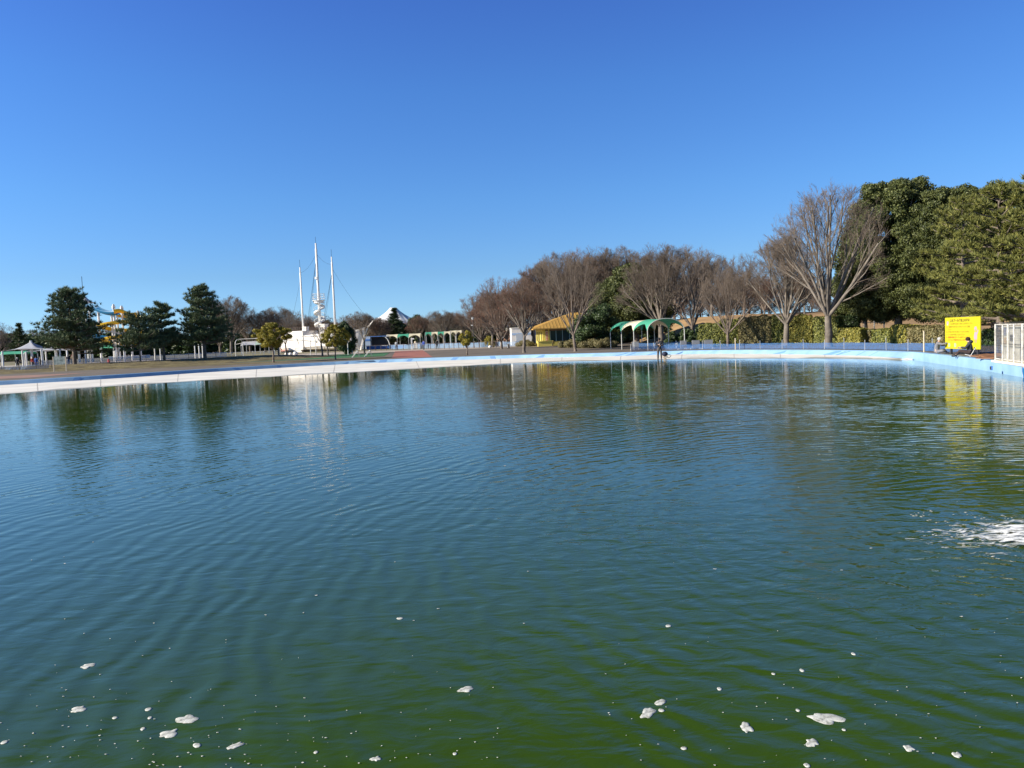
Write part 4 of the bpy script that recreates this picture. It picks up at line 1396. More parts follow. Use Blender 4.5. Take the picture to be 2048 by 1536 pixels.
for k in range(70):
    a = 2.2-k*0.21
    hel.append((wx(248)+3.9*math.cos(a), 3.0*math.sin(a), wz(245, 626)-0.092*k))
flume("yellow_flume", hel, 0.68, M_yslide)
flume("yellow_flume", [(wx(245)+k*0.35, -2.2+0.15*k, wz(265, 622)+0.25-0.05*k+0.25*math.sin(k*.6)) for k in range(11)], 0.75, M_yslide)
flume("teal_flume", [(wx(205)+k*0.45, -2.6, wz(215, 668)-0.10*k) for k in range(8)], 0.75, M_teal)
for px, py in ((231, 608), (247, 611), (279, 621), (226, 629), (237, 632), (200, 625), (262, 640)):
    MB().tube([(wx(px), 0.4, -0.2), (wx(px), 0.4, wz(px, py))], 0.20, 8).build("column", M_wpaint, slide)
for px, py in ((231, 608), (247, 611)):
    MB().tube([(wx(px), 0.4, wz(px, py)-0.9), (wx(px), 0.4, wz(px, py)-0.3)], 0.33, 8).build("column_head", M_wpaint, slide)
tw = MB()
for dx, dy in ((-1.3, 0), (1.3, 0), (-1.3, 3.2), (1.3, 3.2)):
    tw.box((wx(160)+dx, dy+2, wz(183, 612)/2), (0.3, 0.3, wz(183, 612)))
for h in (0.33, 0.66, 0.98):
    tw.box((wx(160), 3.6, wz(183, 612)*h), (2.9, 3.5, 0.25))
tw.build("start_tower", M_wpaint, slide)
zt, ze = wz(184, 589), wz(184, 603)
rows = []
for j in range(8):
    t = j/7
    rows.append([(wx(158)+1.9*t*math.cos(a), 3.6+1.9*t*math.sin(a), ze+(zt-ze)*(1-t)**1.7) for a in [6.283*k/16 for k in range(17)]])
MB().grid(rows).build("tent_roof", M_whitec, slide, smooth=True)
MB().tube([(wx(154), 3.6, zt-2.0), (wx(154), 3.6, wz(166, 549))], 0.05, 5).build("lightning_rod", M_dark, slide)
MB().add([(wx(205), 2, 0.4), (wx(282), 2, 0.4), (wx(282), 3.5, 0.4), (wx(205), 3.5, 0.4), (wx(205), 2, 1.0), (wx(282), 2, 1.0), (wx(282), 3.5, 1.0), (wx(205), 3.5, 1.0)],
         [(0, 1, 5, 4), (4, 5, 6, 7), (1, 2, 6, 5), (3, 0, 4, 7)]).build("landing_channel", M_wpaint, slide)

# white posts standing behind the mound
G_p = "white posts behind the grass mound"
for px, top, base, Y, lab in [(232, 700, 722, 128, "white post left of the low pine's trunk"), (249, 701, 720, 130, "white post close to the low pine's trunk"),
                              (311, 697, 724, 118, "white post left of the middle pine"), (322, 697, 723, 120, "white post touching the middle pine's stems"),
                              (391, 690, 716, 128, "leftmost of three white posts at the tallest pine"), (399, 688, 714, 130, "middle one of three white posts at the tallest pine"),
                              (406, 688, 713, 132, "white post beside the tallest pine's trunk")]:
    z = flat(0, Y)
    h = max(1.6, Z_at(px, top, Y)-z)
    t = thing("white_post", lab, "post", (X_at(px, base, Y), Y, z), 0, G_p)
    MB().tube([(0, 0, -0.1), (0, 0, h)], [0.11, 0.10], 8).build("shaft", M_wpaint, t)
    MB().box((0, 0, 0.08), (0.6, 0.6, 0.16)).build("footing", M_concrete, t)

# ---------------------------------------------------------------- tensile tents at the far left
def tent(px, Y, half, py_peak, py_edge, label):
    z = gz(X_at(px, 700, Y), Y)
    t = thing("white_tent", label, "tent", (X_at(px, 700, Y), Y, z), 0, "white tensile tents at the left")
    zp, ze = Z_at(px, py_peak, Y)-z, Z_at(px, py_edge, Y)-z
    rows = []
    for j in range(9):
        v = j/8
        row = []
        for k in range(25):
            a = 6.283*k/24
            sq = 1/max(abs(math.cos(a)), abs(math.sin(a)))
            pull = 1-0.16*(1-abs(math.cos(2*a)))*0-0.18*(abs(math.cos(2*a)))
            rr = half*v*sq*pull
            row.append((rr*math.cos(a), rr*math.sin(a)*0.8, ze+(zp-ze)*(1-v)**2.0+0.25*v*abs(math.cos(2*a))))
        rows.append(row)
    MB().grid(rows).build("membrane", M_whitec, t, smooth=True)
    for sx_ in (-1, 1):
        for sy_ in (-1, 1):
            MB().tube([(sx_*half, sy_*half*0.8, -0.1), (sx_*half, sy_*half*0.8, ze)], 0.13, 8).build("post", M_wpaint, t)
    MB().tube([(0, 0, -0.1), (0, 0, zp+0.15)], 0.18, 8).build("mast", M_wpaint, t)
tent(63, 125, 3.1, 683, 700, "white peaked tent at the far left with a thick mast")
tent(112, 138, 3.6, 690, 702, "lower white tent partly hidden by the leftmost pine")

# ---------------------------------------------------------------- yellow kiosk
kz = 0.6
ko = (X_at(1086, 693, 128), 128, kz)
kio = thing("yellow_kiosk", "yellow kiosk with ochre hipped roof and glass front behind two bare trees", "kiosk", ko, 0.14)
W_, D_, H_ = 9.6, 6.2, 2.95
MB().box((W_/2, D_-0.1, H_/2), (W_, 0.2, H_)).box((W_-0.1, D_/2-0.1, H_/2), (0.2, D_-0.2, H_)).box((0.1, D_/2-0.1, 0.45), (0.2, D_-0.2, 0.9)).box((0.1, D_/2-0.1, H_-0.25), (0.2, D_-0.2, 0.5)).build("wall", M_yel, kio)
for y in (0.2, 1.7, 2.3, 4.2, 5.9):
    MB().box((0.09, y, H_/2), (0.26, 0.36, H_-0.01)).build("pillar", M_yel, kio)
for x in (0.35, 1.05):
    MB().box((x, 0.1, H_/2), (0.24, 0.22, H_-0.02)).build("pillar", M_yel, kio)
MB().box((W_/2, 0.14, H_-0.2), (W_-0.1, 0.14, 0.42)).build("lintel", mat("brown_fascia", (0.20, 0.12, 0.07), 0.7), kio)
MB().box((0.13, D_/2, 1.65), (0.06, D_-0.5, 1.55)).build("side_window", M_glass, kio)
wf = MB().box((W_/2+0.6, 0.16, 1.75), (W_-1.6, 0.05, 1.95)).build("front_window", M_glass, kio)
for k, x in enumerate((1.3, 2.3, 3.4, 4.6, 5.1, 6.4, 7.7, 9.2)):
    MB().box((x, 0.11, 1.75), (0.09, 0.08, 1.93)).build("mullion", mat("pale_teal_frame", (0.35, 0.50, 0.50), 0.5) if k == 0 else bpy.data.materials["pale_teal_frame"], wf)
MB().box((W_/2+0.5, 0.13, 0.38), (W_-0.9, 0.16, 0.75)).build("front_sill", M_yel, kio)
sgp = MB().box((0.72, -0.03, 1.7), (0.42, 0.05, 1.7)).build("menu_panel", mat("cream_panel", (0.72, 0.66, 0.5), 0.6), kio)
for i in range(6):
    MB().box((0.72, -0.065, 1.05+0.25*i), (0.26, 0.02, 0.14)).build("red_lettering", mat("red_orange_paint", (0.62, 0.12, 0.05), 0.6) if i == 0 else bpy.data.materials["red_orange_paint"], sgp)
MB().box((0.25, -0.55, 0.42), (2.4, 0.6, 0.84)).box((0.25, -0.55, 0.9), (2.7, 0.8, 0.08)).build("counter", M_yel, kio)
ez, az = H_+0.02, Z_at(1148, 625, 131)-kz
e = 1.15
ev = [(-e-0.6, -e, ez), (W_+e, -e, ez), (W_+e, D_+e, ez), (-e-0.6, D_+e, ez)]
r1, r2 = (W_*0.60, D_/2, az), (W_*0.74, D_/2, az)
rf = MB().add(ev+[r1, r2]+[(x, y, z-0.16) for x, y, z in ev], [(0, 1, 5, 4), (1, 2, 5), (2, 3, 4, 5), (3, 0, 4), (0, 6, 7, 1), (1, 7, 8, 2), (2, 8, 9, 3), (3, 9, 6, 0), (9, 8, 7, 6)])
roof = rf.build("roof", M_roof, kio)
sm = MB()
for k in range(1, 22):
    t = k/22
    a = Vector(ev[0]).lerp(Vector(ev[1]), t)
    # seam runs straight up the front slope until it meets a hip
    lx = a.x
    if lx < r1[0]:
        f = (lx-ev[0][0])/(r1[0]-ev[0][0])
    elif lx > r2[0]:
        f = (ev[1][0]-lx)/(ev[1][0]-r2[0])
    else:
        f = 1
    top = Vector((lx, ev[0][1]+(D_/2+e)*f, ez+(az-ez)*f))
    sm.tube([a+Vector((0, 0, 0.03)), top+Vector((0, 0, 0.03))], 0.035, 4)
for k in range(1, 12):
    t = k/12
    a = Vector(ev[0]).lerp(Vector(ev[3]), t)
    f = 1-abs(2*t-1)
    top = Vector((ev[0][0]+(r1[0]-ev[0][0])*f, a.y, ez+(az-ez)*f))
    sm.tube([a+Vector((0, 0, 0.03)), top+Vector((0, 0, 0.03))], 0.035, 4)
sm.build("seams", M_roof, roof)
ap = (W_*0.56, D_/2, az)
# folding sign stand by the counter
t = thing("folding_stand", "low folding metal stand on the asphalt in front of the kiosk's glass front", "stand", (X_at(1111, 694, 122), 122, gz(0, 122)))
MB().tube([(-0.5, 0, 0), (-0.4, 0.25, 0.85), (0.5, 0.25, 0.7), (0.42, 0, 0)], 0.04, 5).build("front_frame", mat("rusty_yellow", (0.45, 0.28, 0.10), 0.7), t)
MB().tube([(-0.4, 0.25, 0.8), (-0.45, 0.6, 0)], 0.04, 5).tube([(0.5, 0.25, 0.68), (0.48, 0.6, 0)], 0.04, 5).build("rear_legs", M_brownm, t)

# ---------------------------------------------------------------- white and blue hut, domed hall, pink building
t = thing("white_hut", "white hut with a blue band left of the yellow kiosk", "hut", (X_at(1024, 690, 150), 150, 0.75), 0.06)
hw, hh, hd = 5.6, Z_at(1040, 656, 150)-0.75, 5.0
MB().box((hw/2-0.9, hd/2, hh/2), (hw-1.8, hd, hh)).build("wall", M_wpaint, t)
MB().box((hw/2-0.9, -0.03, hh-1.15), (hw-1.9, 0.05, 0.35)).build("blue_band", mat("pale_blue_band", (0.35, 0.52, 0.78), 0.6), t)
MB().box((1.5, -0.04, 1.15), (1.3, 0.06, 2.2)).build("door", mat("pale_grey_door", (0.45, 0.52, 0.60), 0.5), t)
MB().box((hw/2-0.9, hd/2, hh+0.06), (hw-1.6, hd+0.2, 0.12)).build("roof", M_wpaint, t)
sh = MB().box((hw-0.9+1.6, 2.6, hh/2-0.1), (3.2, 4.0, hh-0.2)).build("annex", mat("grey_white_wall", (0.50, 0.52, 0.56), 0.7), t)
MB().box((0, 0, 0), (3.2, 0.06, 0.55)).build("annex_band", M_bluew, sh, loc=(hw-0.9+1.6, 0.56, hh-1.2))
MB().box((1.5, -0.7, 0.5), (1.6, 0.05, 0.05)).box((0.75, -0.7, 0.25), (0.06, 0.06, 0.5)).box((2.25, -0.7, 0.25), (0.06, 0.06, 0.5)).build("railing", M_steel, t)
t = thing("domed_hall", "low hall with a grey striped barrel roof behind the white hut", "building", (X_at(1041, 680, 175), 175, 0.9), -0.1)
MB().box((2.0, 3, 1.6), (4.6, 6, 3.2)).build("wall", mat("grey_wall", (0.45, 0.46, 0.46), 0.8), t)
zz = Z_at(1060, 646, 175)-0.9
rows = [[(x, 3+3.2*math.cos(a)*-1, 3.2+(zz-3.2)*math.sin(a)) for a in [math.pi*k/10 for k in range(11)]] for x in (-0.5, 1.2, 2.9, 4.6)]
for i in range(3):
    MB().grid(rows[i:i+2]).build("roof_bay", M_wpaint if i == 1 else mat("grey_roof", (0.22, 0.25, 0.28), 0.5), t, smooth=True)
t = thing("pink_building", "small pale pink building with an arched gable behind the reddish bare tree", "building", (X_at(994, 688, 168), 168, 0.85))
ph = Z_at(1000, 662, 168)-0.85
MB().box((1.6, 2, ph/2), (3.2, 4, ph)).build("wall", M_pinkw, t)
g = MB()
pts2 = [(2.0, ph)]+[(2.45+0.45*math.cos(a), ph+0.35+0.5*math.sin(a)) for a in [math.pi-math.pi*k/8 for k in range(9)]]+[(2.9, ph)]
g.add([(x, 0.0, z) for x, z in pts2]+[(x, 0.4, z) for x, z in pts2], [tuple(range(len(pts2)))]+[(i, i+1, i+1+len(pts2), i+len(pts2)) for i in range(len(pts2)-1)])
g.build("arched_gable", M_wpaint, t)
MB().box((0.7, -0.04, 1.2), (1.0, 0.06, 1.3)).build("window", M_glass, t)
MB().box((1.6, -0.4, 1.1), (3.4, 0.6, 0.12)).build("awning", mat("salmon_awning", (0.6, 0.35, 0.25), 0.8), t)
t = thing("blue_white_shed", "pale blue shed beside a dark opening right of the ship's bow", "shed", (X_at(738, 690, 182), 182, 0.95))
dh = Z_at(735, 673, 182)-0.95
MB().box((-0.6, 1.5, dh/2), (1.9, 3, dh)).build("wall", mat("pale_blue_wall", (0.40, 0.52, 0.70), 0.7), t)
MB().box((-0.6, -0.03, dh*0.72), (1.7, 0.06, 0.4)).build("sign_band", M_bluew, t)
MB().box((2.4, 2.4, dh/2-0.1), (4.0, 1.2, dh-0.2)).build("dark_bay", M_dark, t)
MB().box((2.4, 1.5, dh-0.05), (4.2, 3, 0.14)).build("bay_roof", M_bluew, t)
MB().tube([(0.6+5.4*0.5+1.6*math.cos(a), 0.2, 0.2+(dh*0.9)*math.sin(a)) for a in [math.pi*0.5*k/8 for k in range(9)]], 0.12, 6).build("curved_pipe", M_wpaint, t)
# low blue wall of the second pool
wl_ = thing("low_pool_wall", "low blue wall with a white rim round the farther pool", "wall", (X_at(733, 697, 172), 172, 0.9), 0.0)
MB().box((4.4, 0.2, 0.33), (8.8, 0.4, 0.66)).build("base", M_bluew, wl_)
MB().box((4.4, 0.2, 0.73), (9.0, 0.55, 0.14)).build("rim", M_wpaint, wl_)
# white pillar sign, white box, grey board
t = thing("pillar_sign", "white pillar with a small lamp head by the red paving", "sign", (X_at(824, 698, 150), 150, 0.76))
MB().box((0, 0, 1.05), (0.28, 0.28, 2.3)).build("pillar", M_wpaint, t)
MB().box((0.28, -0.05, 2.05), (0.45, 0.2, 0.25)).build("lamp_head", M_wpaint, t)
for i in range(4):
    MB().box((0, -0.15, 0.8+i*0.35), (0.16, 0.03, 0.2)).build("plate", mat("pale_grey_plate", (0.5, 0.5, 0.48), 0.6), t)
t = thing("ticket_booth", "small white booth with a cream cap by the white pillar", "booth", (X_at(831.5, 696, 152), 152, 0.77))
MB().box((0, 0, 0.6), (0.75, 0.6, 1.2)).build("body", M_wpaint, t)
MB().ball((0, 0, 1.35), (0.25, 0.25, 0.25), 8, 6).build("cap", M_beige, t)
MB().box((0, -0.33, 0.1), (0.9, 0.1, 0.2)).build("plinth", M_concrete, t)
t = thing("grey_board", "low grey board on legs right of the white booth", "board", (X_at(839.5, 695, 156), 156, 0.79))
MB().box((0, 0, 0.85), (1.0, 0.06, 0.7)).build("panel", mat("blue_grey_panel", (0.36, 0.40, 0.50), 0.7), t)
for x in (-0.42, 0.42):
    MB().box((x, 0.06, 0.4), (0.06, 0.06, 0.8)).build("leg", M_steel, t)

# ---------------------------------------------------------------- lamp post, bins, drums, bits
t = thing("lamp_post", "tall dark lamp post with a lantern and a small floodlight", "lamp post", (X_at(948, 697, 140), 140, 0.7))
lh = Z_at(946, 640, 140)-0.7
MB().tube([(0, 0, -0.1), (0, 0, lh)], [0.085, 0.055], 8).build("pole", M_dark, t)
MB().tube([(0, 0, lh), (0, 0, lh+0.12), (0, 0, lh+0.42), (0, 0, lh+0.52)], [0.06, 0.20, 0.24, 0.05], 8).build("lantern", mat("lamp_glass", (0.45, 0.5, 0.52), 0.3), t)
MB().box((-0.2, 0, lh-0.95), (0.3, 0.2, 0.16)).build("floodlight", M_wpaint, t)
MB().box((0, 0, 0.15), (0.4, 0.4, 0.3)).build("base", M_steel, t)
t = thing("litter_bin", "grey litter bin standing on the asphalt left of the white hut", "bin", (X_at(1017, 695, 122), 122, gz(0, 122)))
MB().box((0, 0, 0.34), (0.42, 0.4, 0.68)).build("body", M_brownm, t)
MB().box((0, 0, 0.72), (0.46, 0.44, 0.08)).build("lid", M_wpaint, t)
MB().box((-0.13, -0.21, 0.36), (0.12, 0.03, 0.5)).build("panel", M_wpaint, t)
t = thing("vending_machine", "white vending drum with red marks in front of the pink building", "vending machine", (X_at(1003.5, 691, 150), 150, 0.76))
MB().tube([(0, 0, 0), (0, 0, 1.75)], 0.36, 10).build("body", M_wpaint, t)
MB().box((0, -0.34, 1.1), (0.3, 0.06, 0.5)).build("window", mat("pinkish_panel", (0.55, 0.30, 0.30), 0.6), t)
for px, py, Y, s, lab in [(573, 709, 135, 1.0, "leftmost of three white round floats on the ground by the ship"), (581, 709, 136, 0.9, "middle one of three white floats lying by the ship"), (591, 708, 134, 1.15, "largest white float with a grey side by the ship"),
                          (980, 694, 130, 0.8, "single white float lying right of the lamp post")]:
    t = thing("white_float", lab, "float", (X_at(px, py, Y), Y, flat(0, Y)+0.3*s), px, "white floats lying on the ground")
    MB().ball((0, 0, 0), (0.36*s, 0.32*s, 0.32*s), 10, 8).build("drum", M_wpaint, t, smooth=True)
    MB().tube([(0.30*s, 0, 0), (0.44*s, 0, 0)], 0.12*s, 8).build("cap", M_steel, t)
for px, Y, lab in [(712, 103, "white folded metal trestle on the asphalt left of the stubby bare tree"), (737, 104, "white folded metal trestle just right of the stubby bare tree")]:
    t = thing("metal_trestle", lab, "trestle", (X_at(px, 710, Y), Y, 0.47), 0.5, "white trestles on the asphalt")
    MB().tube([(-0.5, 0, 0), (0.25, 0, 0.85)], 0.035, 5).tube([(-0.5, 0.4, 0), (0.25, 0.4, 0.85)], 0.035, 5).tube([(0.25, 0, 0.85), (0.25, 0.4, 0.85)], 0.03, 5).build("front_frame", M_wpaint, t)
    MB().tube([(0.3, 0, 0.85), (0.55, 0, 0)], 0.03, 5).tube([(0.3, 0.4, 0.85), (0.55, 0.4, 0)], 0.03, 5).build("rear_frame", M_steel, t)
t = thing("hydrant", "small red hydrant on the ground behind the mound", "hydrant", (X_at(218, 731, 119), 119, flat(0, 119)))
M_hyd = mat("red_hydrant_paint", (0.50, 0.07, 0.08), 0.5)
MB().tube([(0, 0, 0), (0, 0, 0.1), (0, 0, 0.11), (0, 0, 0.7), (0, 0, 0.8), (0, 0, 0.92)], [0.2, 0.2, 0.13, 0.13, 0.16, 0.03], 8).build("barrel", M_hyd, t)
MB().tube([(-0.25, 0, 0.55), (0.25, 0, 0.55)], 0.07, 6).build("nozzle", M_hyd, t)
# map board at the left
t = thing("map_board", "grey green map board on two pale posts in front of the leftmost pine", "notice board", (X_at(108.5, 745, 91), 91, flat(0, 91)), 0.05)
bw = 24*91/F_PX
for x in (0, bw):
    MB().box((x, 0, 0.85), (0.11, 0.11, 1.85)).build("post", M_beige, t)
MB().box((bw/2, -0.02, 1.3), (bw-0.11, 0.05, 0.95)).build("panel", mat("map_panel", (0.22, 0.30, 0.28), 0.6, var=0.5, scale=3.5, var2=(0.40, 0.46, 0.42)), t)

# ---------------------------------------------------------------- fences
def fence(name, label, pts, step, hp, net=None, nz=(0.1, 0.8), rails=(), pm=None, rm=None, cat="fence", group=None, r=0.03, sagf=0.06, zf=None, poles=None, k=5):
    P = [Vector((x, y, 0)) for x, y in pts]
    tot = sum((b-a).length for a, b in zip(P, P[1:]))
    o = P[0]
    t = thing(name, label, cat, (o.x, o.y, 0), 0, group)
    def at(s):
        for a, b in zip(P, P[1:]):
            l = (b-a).length
            if s <= l or b is P[-1]:
                q = a.lerp(b, min(1, s/l))
                q = Vector((q.x, q.y, (zf or flat)(q.x, q.y)))
                return q-Vector((o.x, o.y, 0))
            s -= l
    n = max(1, int(round(tot/step)))
    S = poles if poles else [tot*i/n for i in range(n+1)]
    up = Vector((0, 0, 1))
    for i, s in enumerate(S):
        q = at(s)
        h = hp*(1+0.10*math.sin(i*2.7))
        MB().tube([q-up*0.1, q+up*h+Vector((0.03*math.sin(i*3.1), 0, 0))], r, k).build("post", pm or M_steel, t)
    for h in rails:
        MB().tube([at(s)+up*h for s in S], 0.028, 4).build("rail", rm or pm or M_steel, t)
    if net:
        rows = [[], [], []]
        for i in range(len(S)-1):
            for kk in range(6):
                u = kk/6
                q = at(S[i]*(1-u)+S[i+1]*u)
                sg = sagf*4*u*(1-u)*(0.6+0.5*math.sin(i*1.7))
                rows[0].append(q+up*nz[0])
                rows[1].append(q+up*(nz[0]+nz[1])*0.5+Vector((0, -0.05*math.sin(u*6.3+i), 0)))
                rows[2].append(q+up*(nz[1]-sg))
        MB().grid(rows).build("net", net, t)
    return t
# right: blue net on stakes behind the kerb
off = [(px, py) for px, py in [(1262, 704), (1330, 700.5), (1400, 698.6), (1471, 698.3), (1560, 697.9), (1634, 698), (1700, 699), (1768, 700.3), (1800, 701.5)]]
pts = []
for px, py in off:
    q = on_z(px, py, 0.42)
    pts.append((q.x, q.y))
pts += [(pts[-1][0]+0.75, pts[-1][1]-3.0), (X_at(1850, 702, 47.5), 47.5), (25.7, 42), (24.9, 37.5)]
fence("blue_net_fence", "sagging translucent blue net on thin stakes along the right shore", pts, 2.6, 0.78, M_net, (0.03, 0.52), (), M_steel, sagf=0.05, r=0.025)
fence("blue_net_fence", "second blue net of double height under the green canopy", [(X_at(1268, 690, 86), 86), (X_at(1330, 690, 84), 84), (X_at(1440, 690, 80), 80)], 4.0, 0.8, M_net, (0.02, 0.72), (), M_wpaint, sagf=0.12, r=0.03)
for px, pyt, pyb, Y, lab in [(1471, 677, 700, 69.0, "pale stake taller than its neighbours on the blue net"), (1848, 663, 704, 46.2, "tall brown stake at the left of the seated pair")]:
    q = Vector((X_at(px, pyb, Y), Y, 0.42))
    t = thing("tall_stake", lab, "stake", q)
    h = Z_at(px, pyt, Y)-0.42
    MB().tube([(0, 0, -0.1), (0, 0, h)], 0.045, 6).build("shaft", M_beige, t)
    MB().tube([(0, 0, h), (0, 0, h+0.04)], 0.06, 6).build("tip", M_beige, t)
# grey barrier panels
for px, Y, w, lab in [(1271, 84.5, 0.72, "grey barrier panel behind the canopy's front posts"), (1367, 77.5, 0.62, "grey barrier panel at the canopy's right post"),
                      (1392, 76.5, 0.75, "middle grey barrier panel right of the canopy"), (1417, 75.5, 0.85, "rightmost grey barrier panel right of the canopy")]:
    t = thing("barrier_panel", lab, "barrier", (X_at(px, 696, Y), Y, 0.42), 0.03, "grey barrier panels on the shore")
    MB().box((0, 0, 0.48), (w, 0.05, 0.72)).build("panel", M_sgray, t)
    MB().tube([(-w/2, 0, 0.05), (-w/2, 0, 0.87), (w/2, 0, 0.87), (w/2, 0, 0.05)], 0.025, 5).build("frame", M_steel, t)
    for s_ in (-1, 1):
        MB().box((s_*(w/2+0.05), 0, 0.06), (0.26, 0.32, 0.14)).build("foot", M_concrete, t)
# white railing on the bank
t = fence("white_railing", "white railing on the golden bank above the low hedge", [(X_at(1712, 660, 84), 84), (X_at(1768, 660, 80), 80)], 1.5, 2.35, None, (0, 0), (2.25, 1.95), M_wpaint, M_wpaint, cat="railing", r=0.06)
# middle distance: brown rail fence and its left part
F1 = [(X_at(1004, 697, 132), 132), (X_at(930, 699, 138), 138), (X_at(850, 701, 146), 146), (X_at(740, 704, 152), 152), (X_at(650, 706, 158), 158)]
fence("rail_fence", "dark brown post and rail fence in the middle distance", F1, 1.35, 1.1, None, (0, 0), (1.05,), M_brownm, M_brownm, r=0.05)
fence("rail_fence", "brown fence in front of the play ship's hull", [(X_at(592, 706, 160), 160), (X_at(650, 706, 158.5), 158.5)], 1.5, 1.1, None, (0, 0), (1.05, 0.6), M_brownm, M_brownm, r=0.04)
fence("blue_net_fence", "pale blue net behind the brown rail fence", [(X_at(1060, 695, 136), 136), (X_at(960, 698, 140), 140), (X_at(780, 702, 160), 160)], 2.5, 1.0, M_netL, (0.05, 0.95), (), M_steel, r=0.03)
fence("blue_net_fence", "pale blue net on dark posts at the far left shore", [(-72, 92.5), (X_at(60, 745, 94.5), 94.5), (X_at(104, 742, 97), 97)], 2.1, 0.85, M_netL, (0.04, 0.80), (0.8,), M_dark, M_wpaint, r=0.03)
fence("blue_net_fence", "pale blue net behind the pines on the mound", [(X_at(60, 731, 118), 118), (X_at(200, 728, 124), 124), (X_at(330, 722, 132), 132), (X_at(458, 712, 140), 140)], 2.4, 1.15, M_netL, (0.1, 1.1), (), M_dark, r=0.04)
fence("white_railing", "low white railing at the foot of the ship's hull", [(X_at(440, 707, 152), 152), (X_at(592, 706, 156), 156)], 2.2, 0.8, None, (0, 0), (0.75, 0.4), M_wpaint, M_wpaint, cat="railing", r=0.05)

# white framed mesh fence at the right border
ang = math.atan2(on_z(2048, 729.5, RIM_Z).y-on_z(1985, 721, RIM_Z).y, on_z(2048, 729.5, RIM_Z).x-on_z(1985, 721, RIM_Z).x)
p0 = on_z(1986, 720, RIM_Z+0.03)+Vector((0.12, 0.02, 0))
M_rust = mat("rusty_white_paint", (0.55, 0.52, 0.46), 0.6, var=0.35, scale=6, var2=(0.68, 0.66, 0.62))
t = thing("mesh_fence", "white framed wire fence with grey sheets behind it at the right edge", "fence", p0, ang)
hf = 1.56
xs = [0, 1.02, 1.74, 2.5, 3.5, 4.6]
for i, x in enumerate(xs):
    MB().tube([(x, 0, -0.03), (x, 0, hf)], 0.038 if i != 2 else 0.05, 8).build("post", M_rust, t)
for h in (hf-0.02, 0.06):
    MB().tube([(0, 0, h), (4.6, 0, h)], 0.028, 5).build("rail", M_rust, t)
MB().tube([(0, 0.05, hf*0.46), (4.6, 0.05, hf*0.46)], 0.02, 5).build("brace", M_dark, t)
wm_ = MB()
for k in range(45):
    wm_.tube([(k*0.105, 0.02, 0.05), (k*0.105, 0.02, hf)], 0.004, 3)
for k in range(16):
    wm_.tube([(0, 0.02, 0.05+k*0.105), (4.6, 0.02, 0.05+k*0.105)], 0.004, 3)
wm_.build("wire_mesh", M_steel, t)
M_sheet = mat("grey_cardboard", (0.36, 0.35, 0.31), 0.9, var=0.25, scale=2.5, detail=8)
MB().box((2.3, 0.30, hf/2-0.02), (4.5, 0.03, hf-0.12)).build("backing_sheet", M_sheet, t)
MB().box((0.35, 0.26, hf*0.78), (0.36, 0.03, 0.30)).build("blue_grey_patch", mat("dark_blue_grey", (0.13, 0.14, 0.2), 0.8), t)
MB().box((1.25, 0.26, hf*0.62), (0.30, 0.03, 0.28)).build("dark_patch", M_dark, t)
MB().box((0.35, 0.255, hf*0.54), (0.36, 0.03, 0.26)).build("brown_patch", mat("brown_card", (0.30, 0.22, 0.15), 0.9), t)
MB().box((2.75, 0.26, hf*0.25), (0.5, 0.03, 0.5)).build("blue_patch", mat("dull_blue_card", (0.16, 0.22, 0.32), 0.8), t)
# drain holes and blue ladder cover on the wall
q = on_z(1983, 737, 0.2)
for z in (0.22,):
    t = thing("drain_opening", "small dark square drain opening in the blue pool wall", "drain", (q.x-0.02, q.y, z), ang)
    MB().box((0, 0, 0), (0.11, 0.06, 0.13)).build("grate", M_dark, t)
    MB().box((0, 0.02, 0), (0.15, 0.05, 0.17)).build("collar", M_bluew, t)
q = on_z(2052, 740, 0.25)
t = thing("ladder_cover", "deep blue fitting on the pool wall at the photo's right border", "fitting", (q.x-0.05, q.y, 0.15), ang)
MB().box((0.2, 0, 0), (0.6, 0.10, 0.34)).build("panel", mat("strong_blue", (0.0, 0.18, 0.55), 0.5), t)
MB().tube([(0, -0.06, -0.15), (0, -0.1, 0.2), (0, 0.2, 0.35)], 0.02, 6).build("grip", M_steel, t)
# ================================================================= YELLOW NOTICE BOARD
M_sign = mat("yellow_sign", (0.86, 0.74, 0.02), 0.55)
M_sign.node_tree.nodes["Principled BSDF"].inputs['Base Color'].default_value = (0.50, 0.435, 0.006, 1)
YL, YR = 42.6, 39.4
SXp = 24.05
sgn = thing("notice_board", "large bright yellow notice board with Japanese rules on two dark legs", "notice board", (SXp, YL, 0.42), R(-90))
SW = YL-YR
zb_ = Z_at(1893, 697, YL)-0.42
zt_ = Z_at(1895, 635.5, YL)-0.42
brd = MB().box((SW/2, 0.02, (zb_+zt_)/2), (SW, 0.04, zt_-zb_)).build("board", M_sign, sgn)
for x in (0.45, SW-0.35):
    MB().box((x, 0.09, zb_/2+0.6), (0.09, 0.09, zb_+1.2)).build("leg", M_dark, sgn)
M_ink = mat("sign_ink", (0.13, 0.08, 0.01), 0.7)
M_red_i = mat("sign_red_ink", (0.42, 0.09, 0.01), 0.7)
M_or = mat("sign_orange_ink", (0.30, 0.17, 0.01), 0.7)
def text(body, x, z, size, m, name, off=0.006):
    c = bpy.data.curves.new(name, 'FONT')
    c.body = body
    c.size = size
    c.offset = off*size
    c.extrude = 0.0
    o = bpy.data.objects.new(name, c)
    col.objects.link(o)
    dg = bpy.context.evaluated_depsgraph_get()
    me = bpy.data.meshes.new_from_object(o.evaluated_get(dg))
    bpy.data.objects.remove(o)
    bpy.data.curves.remove(c)
    me.materials.clear()
    me.materials.append(m)
    p = link(name, me, brd)
    p.rotation_euler = (R(90), 0, 0)
    p.location = (x, -0.004, z)
    return p
H_s = zt_-zb_
def zf(v):
    return zt_-v*H_s
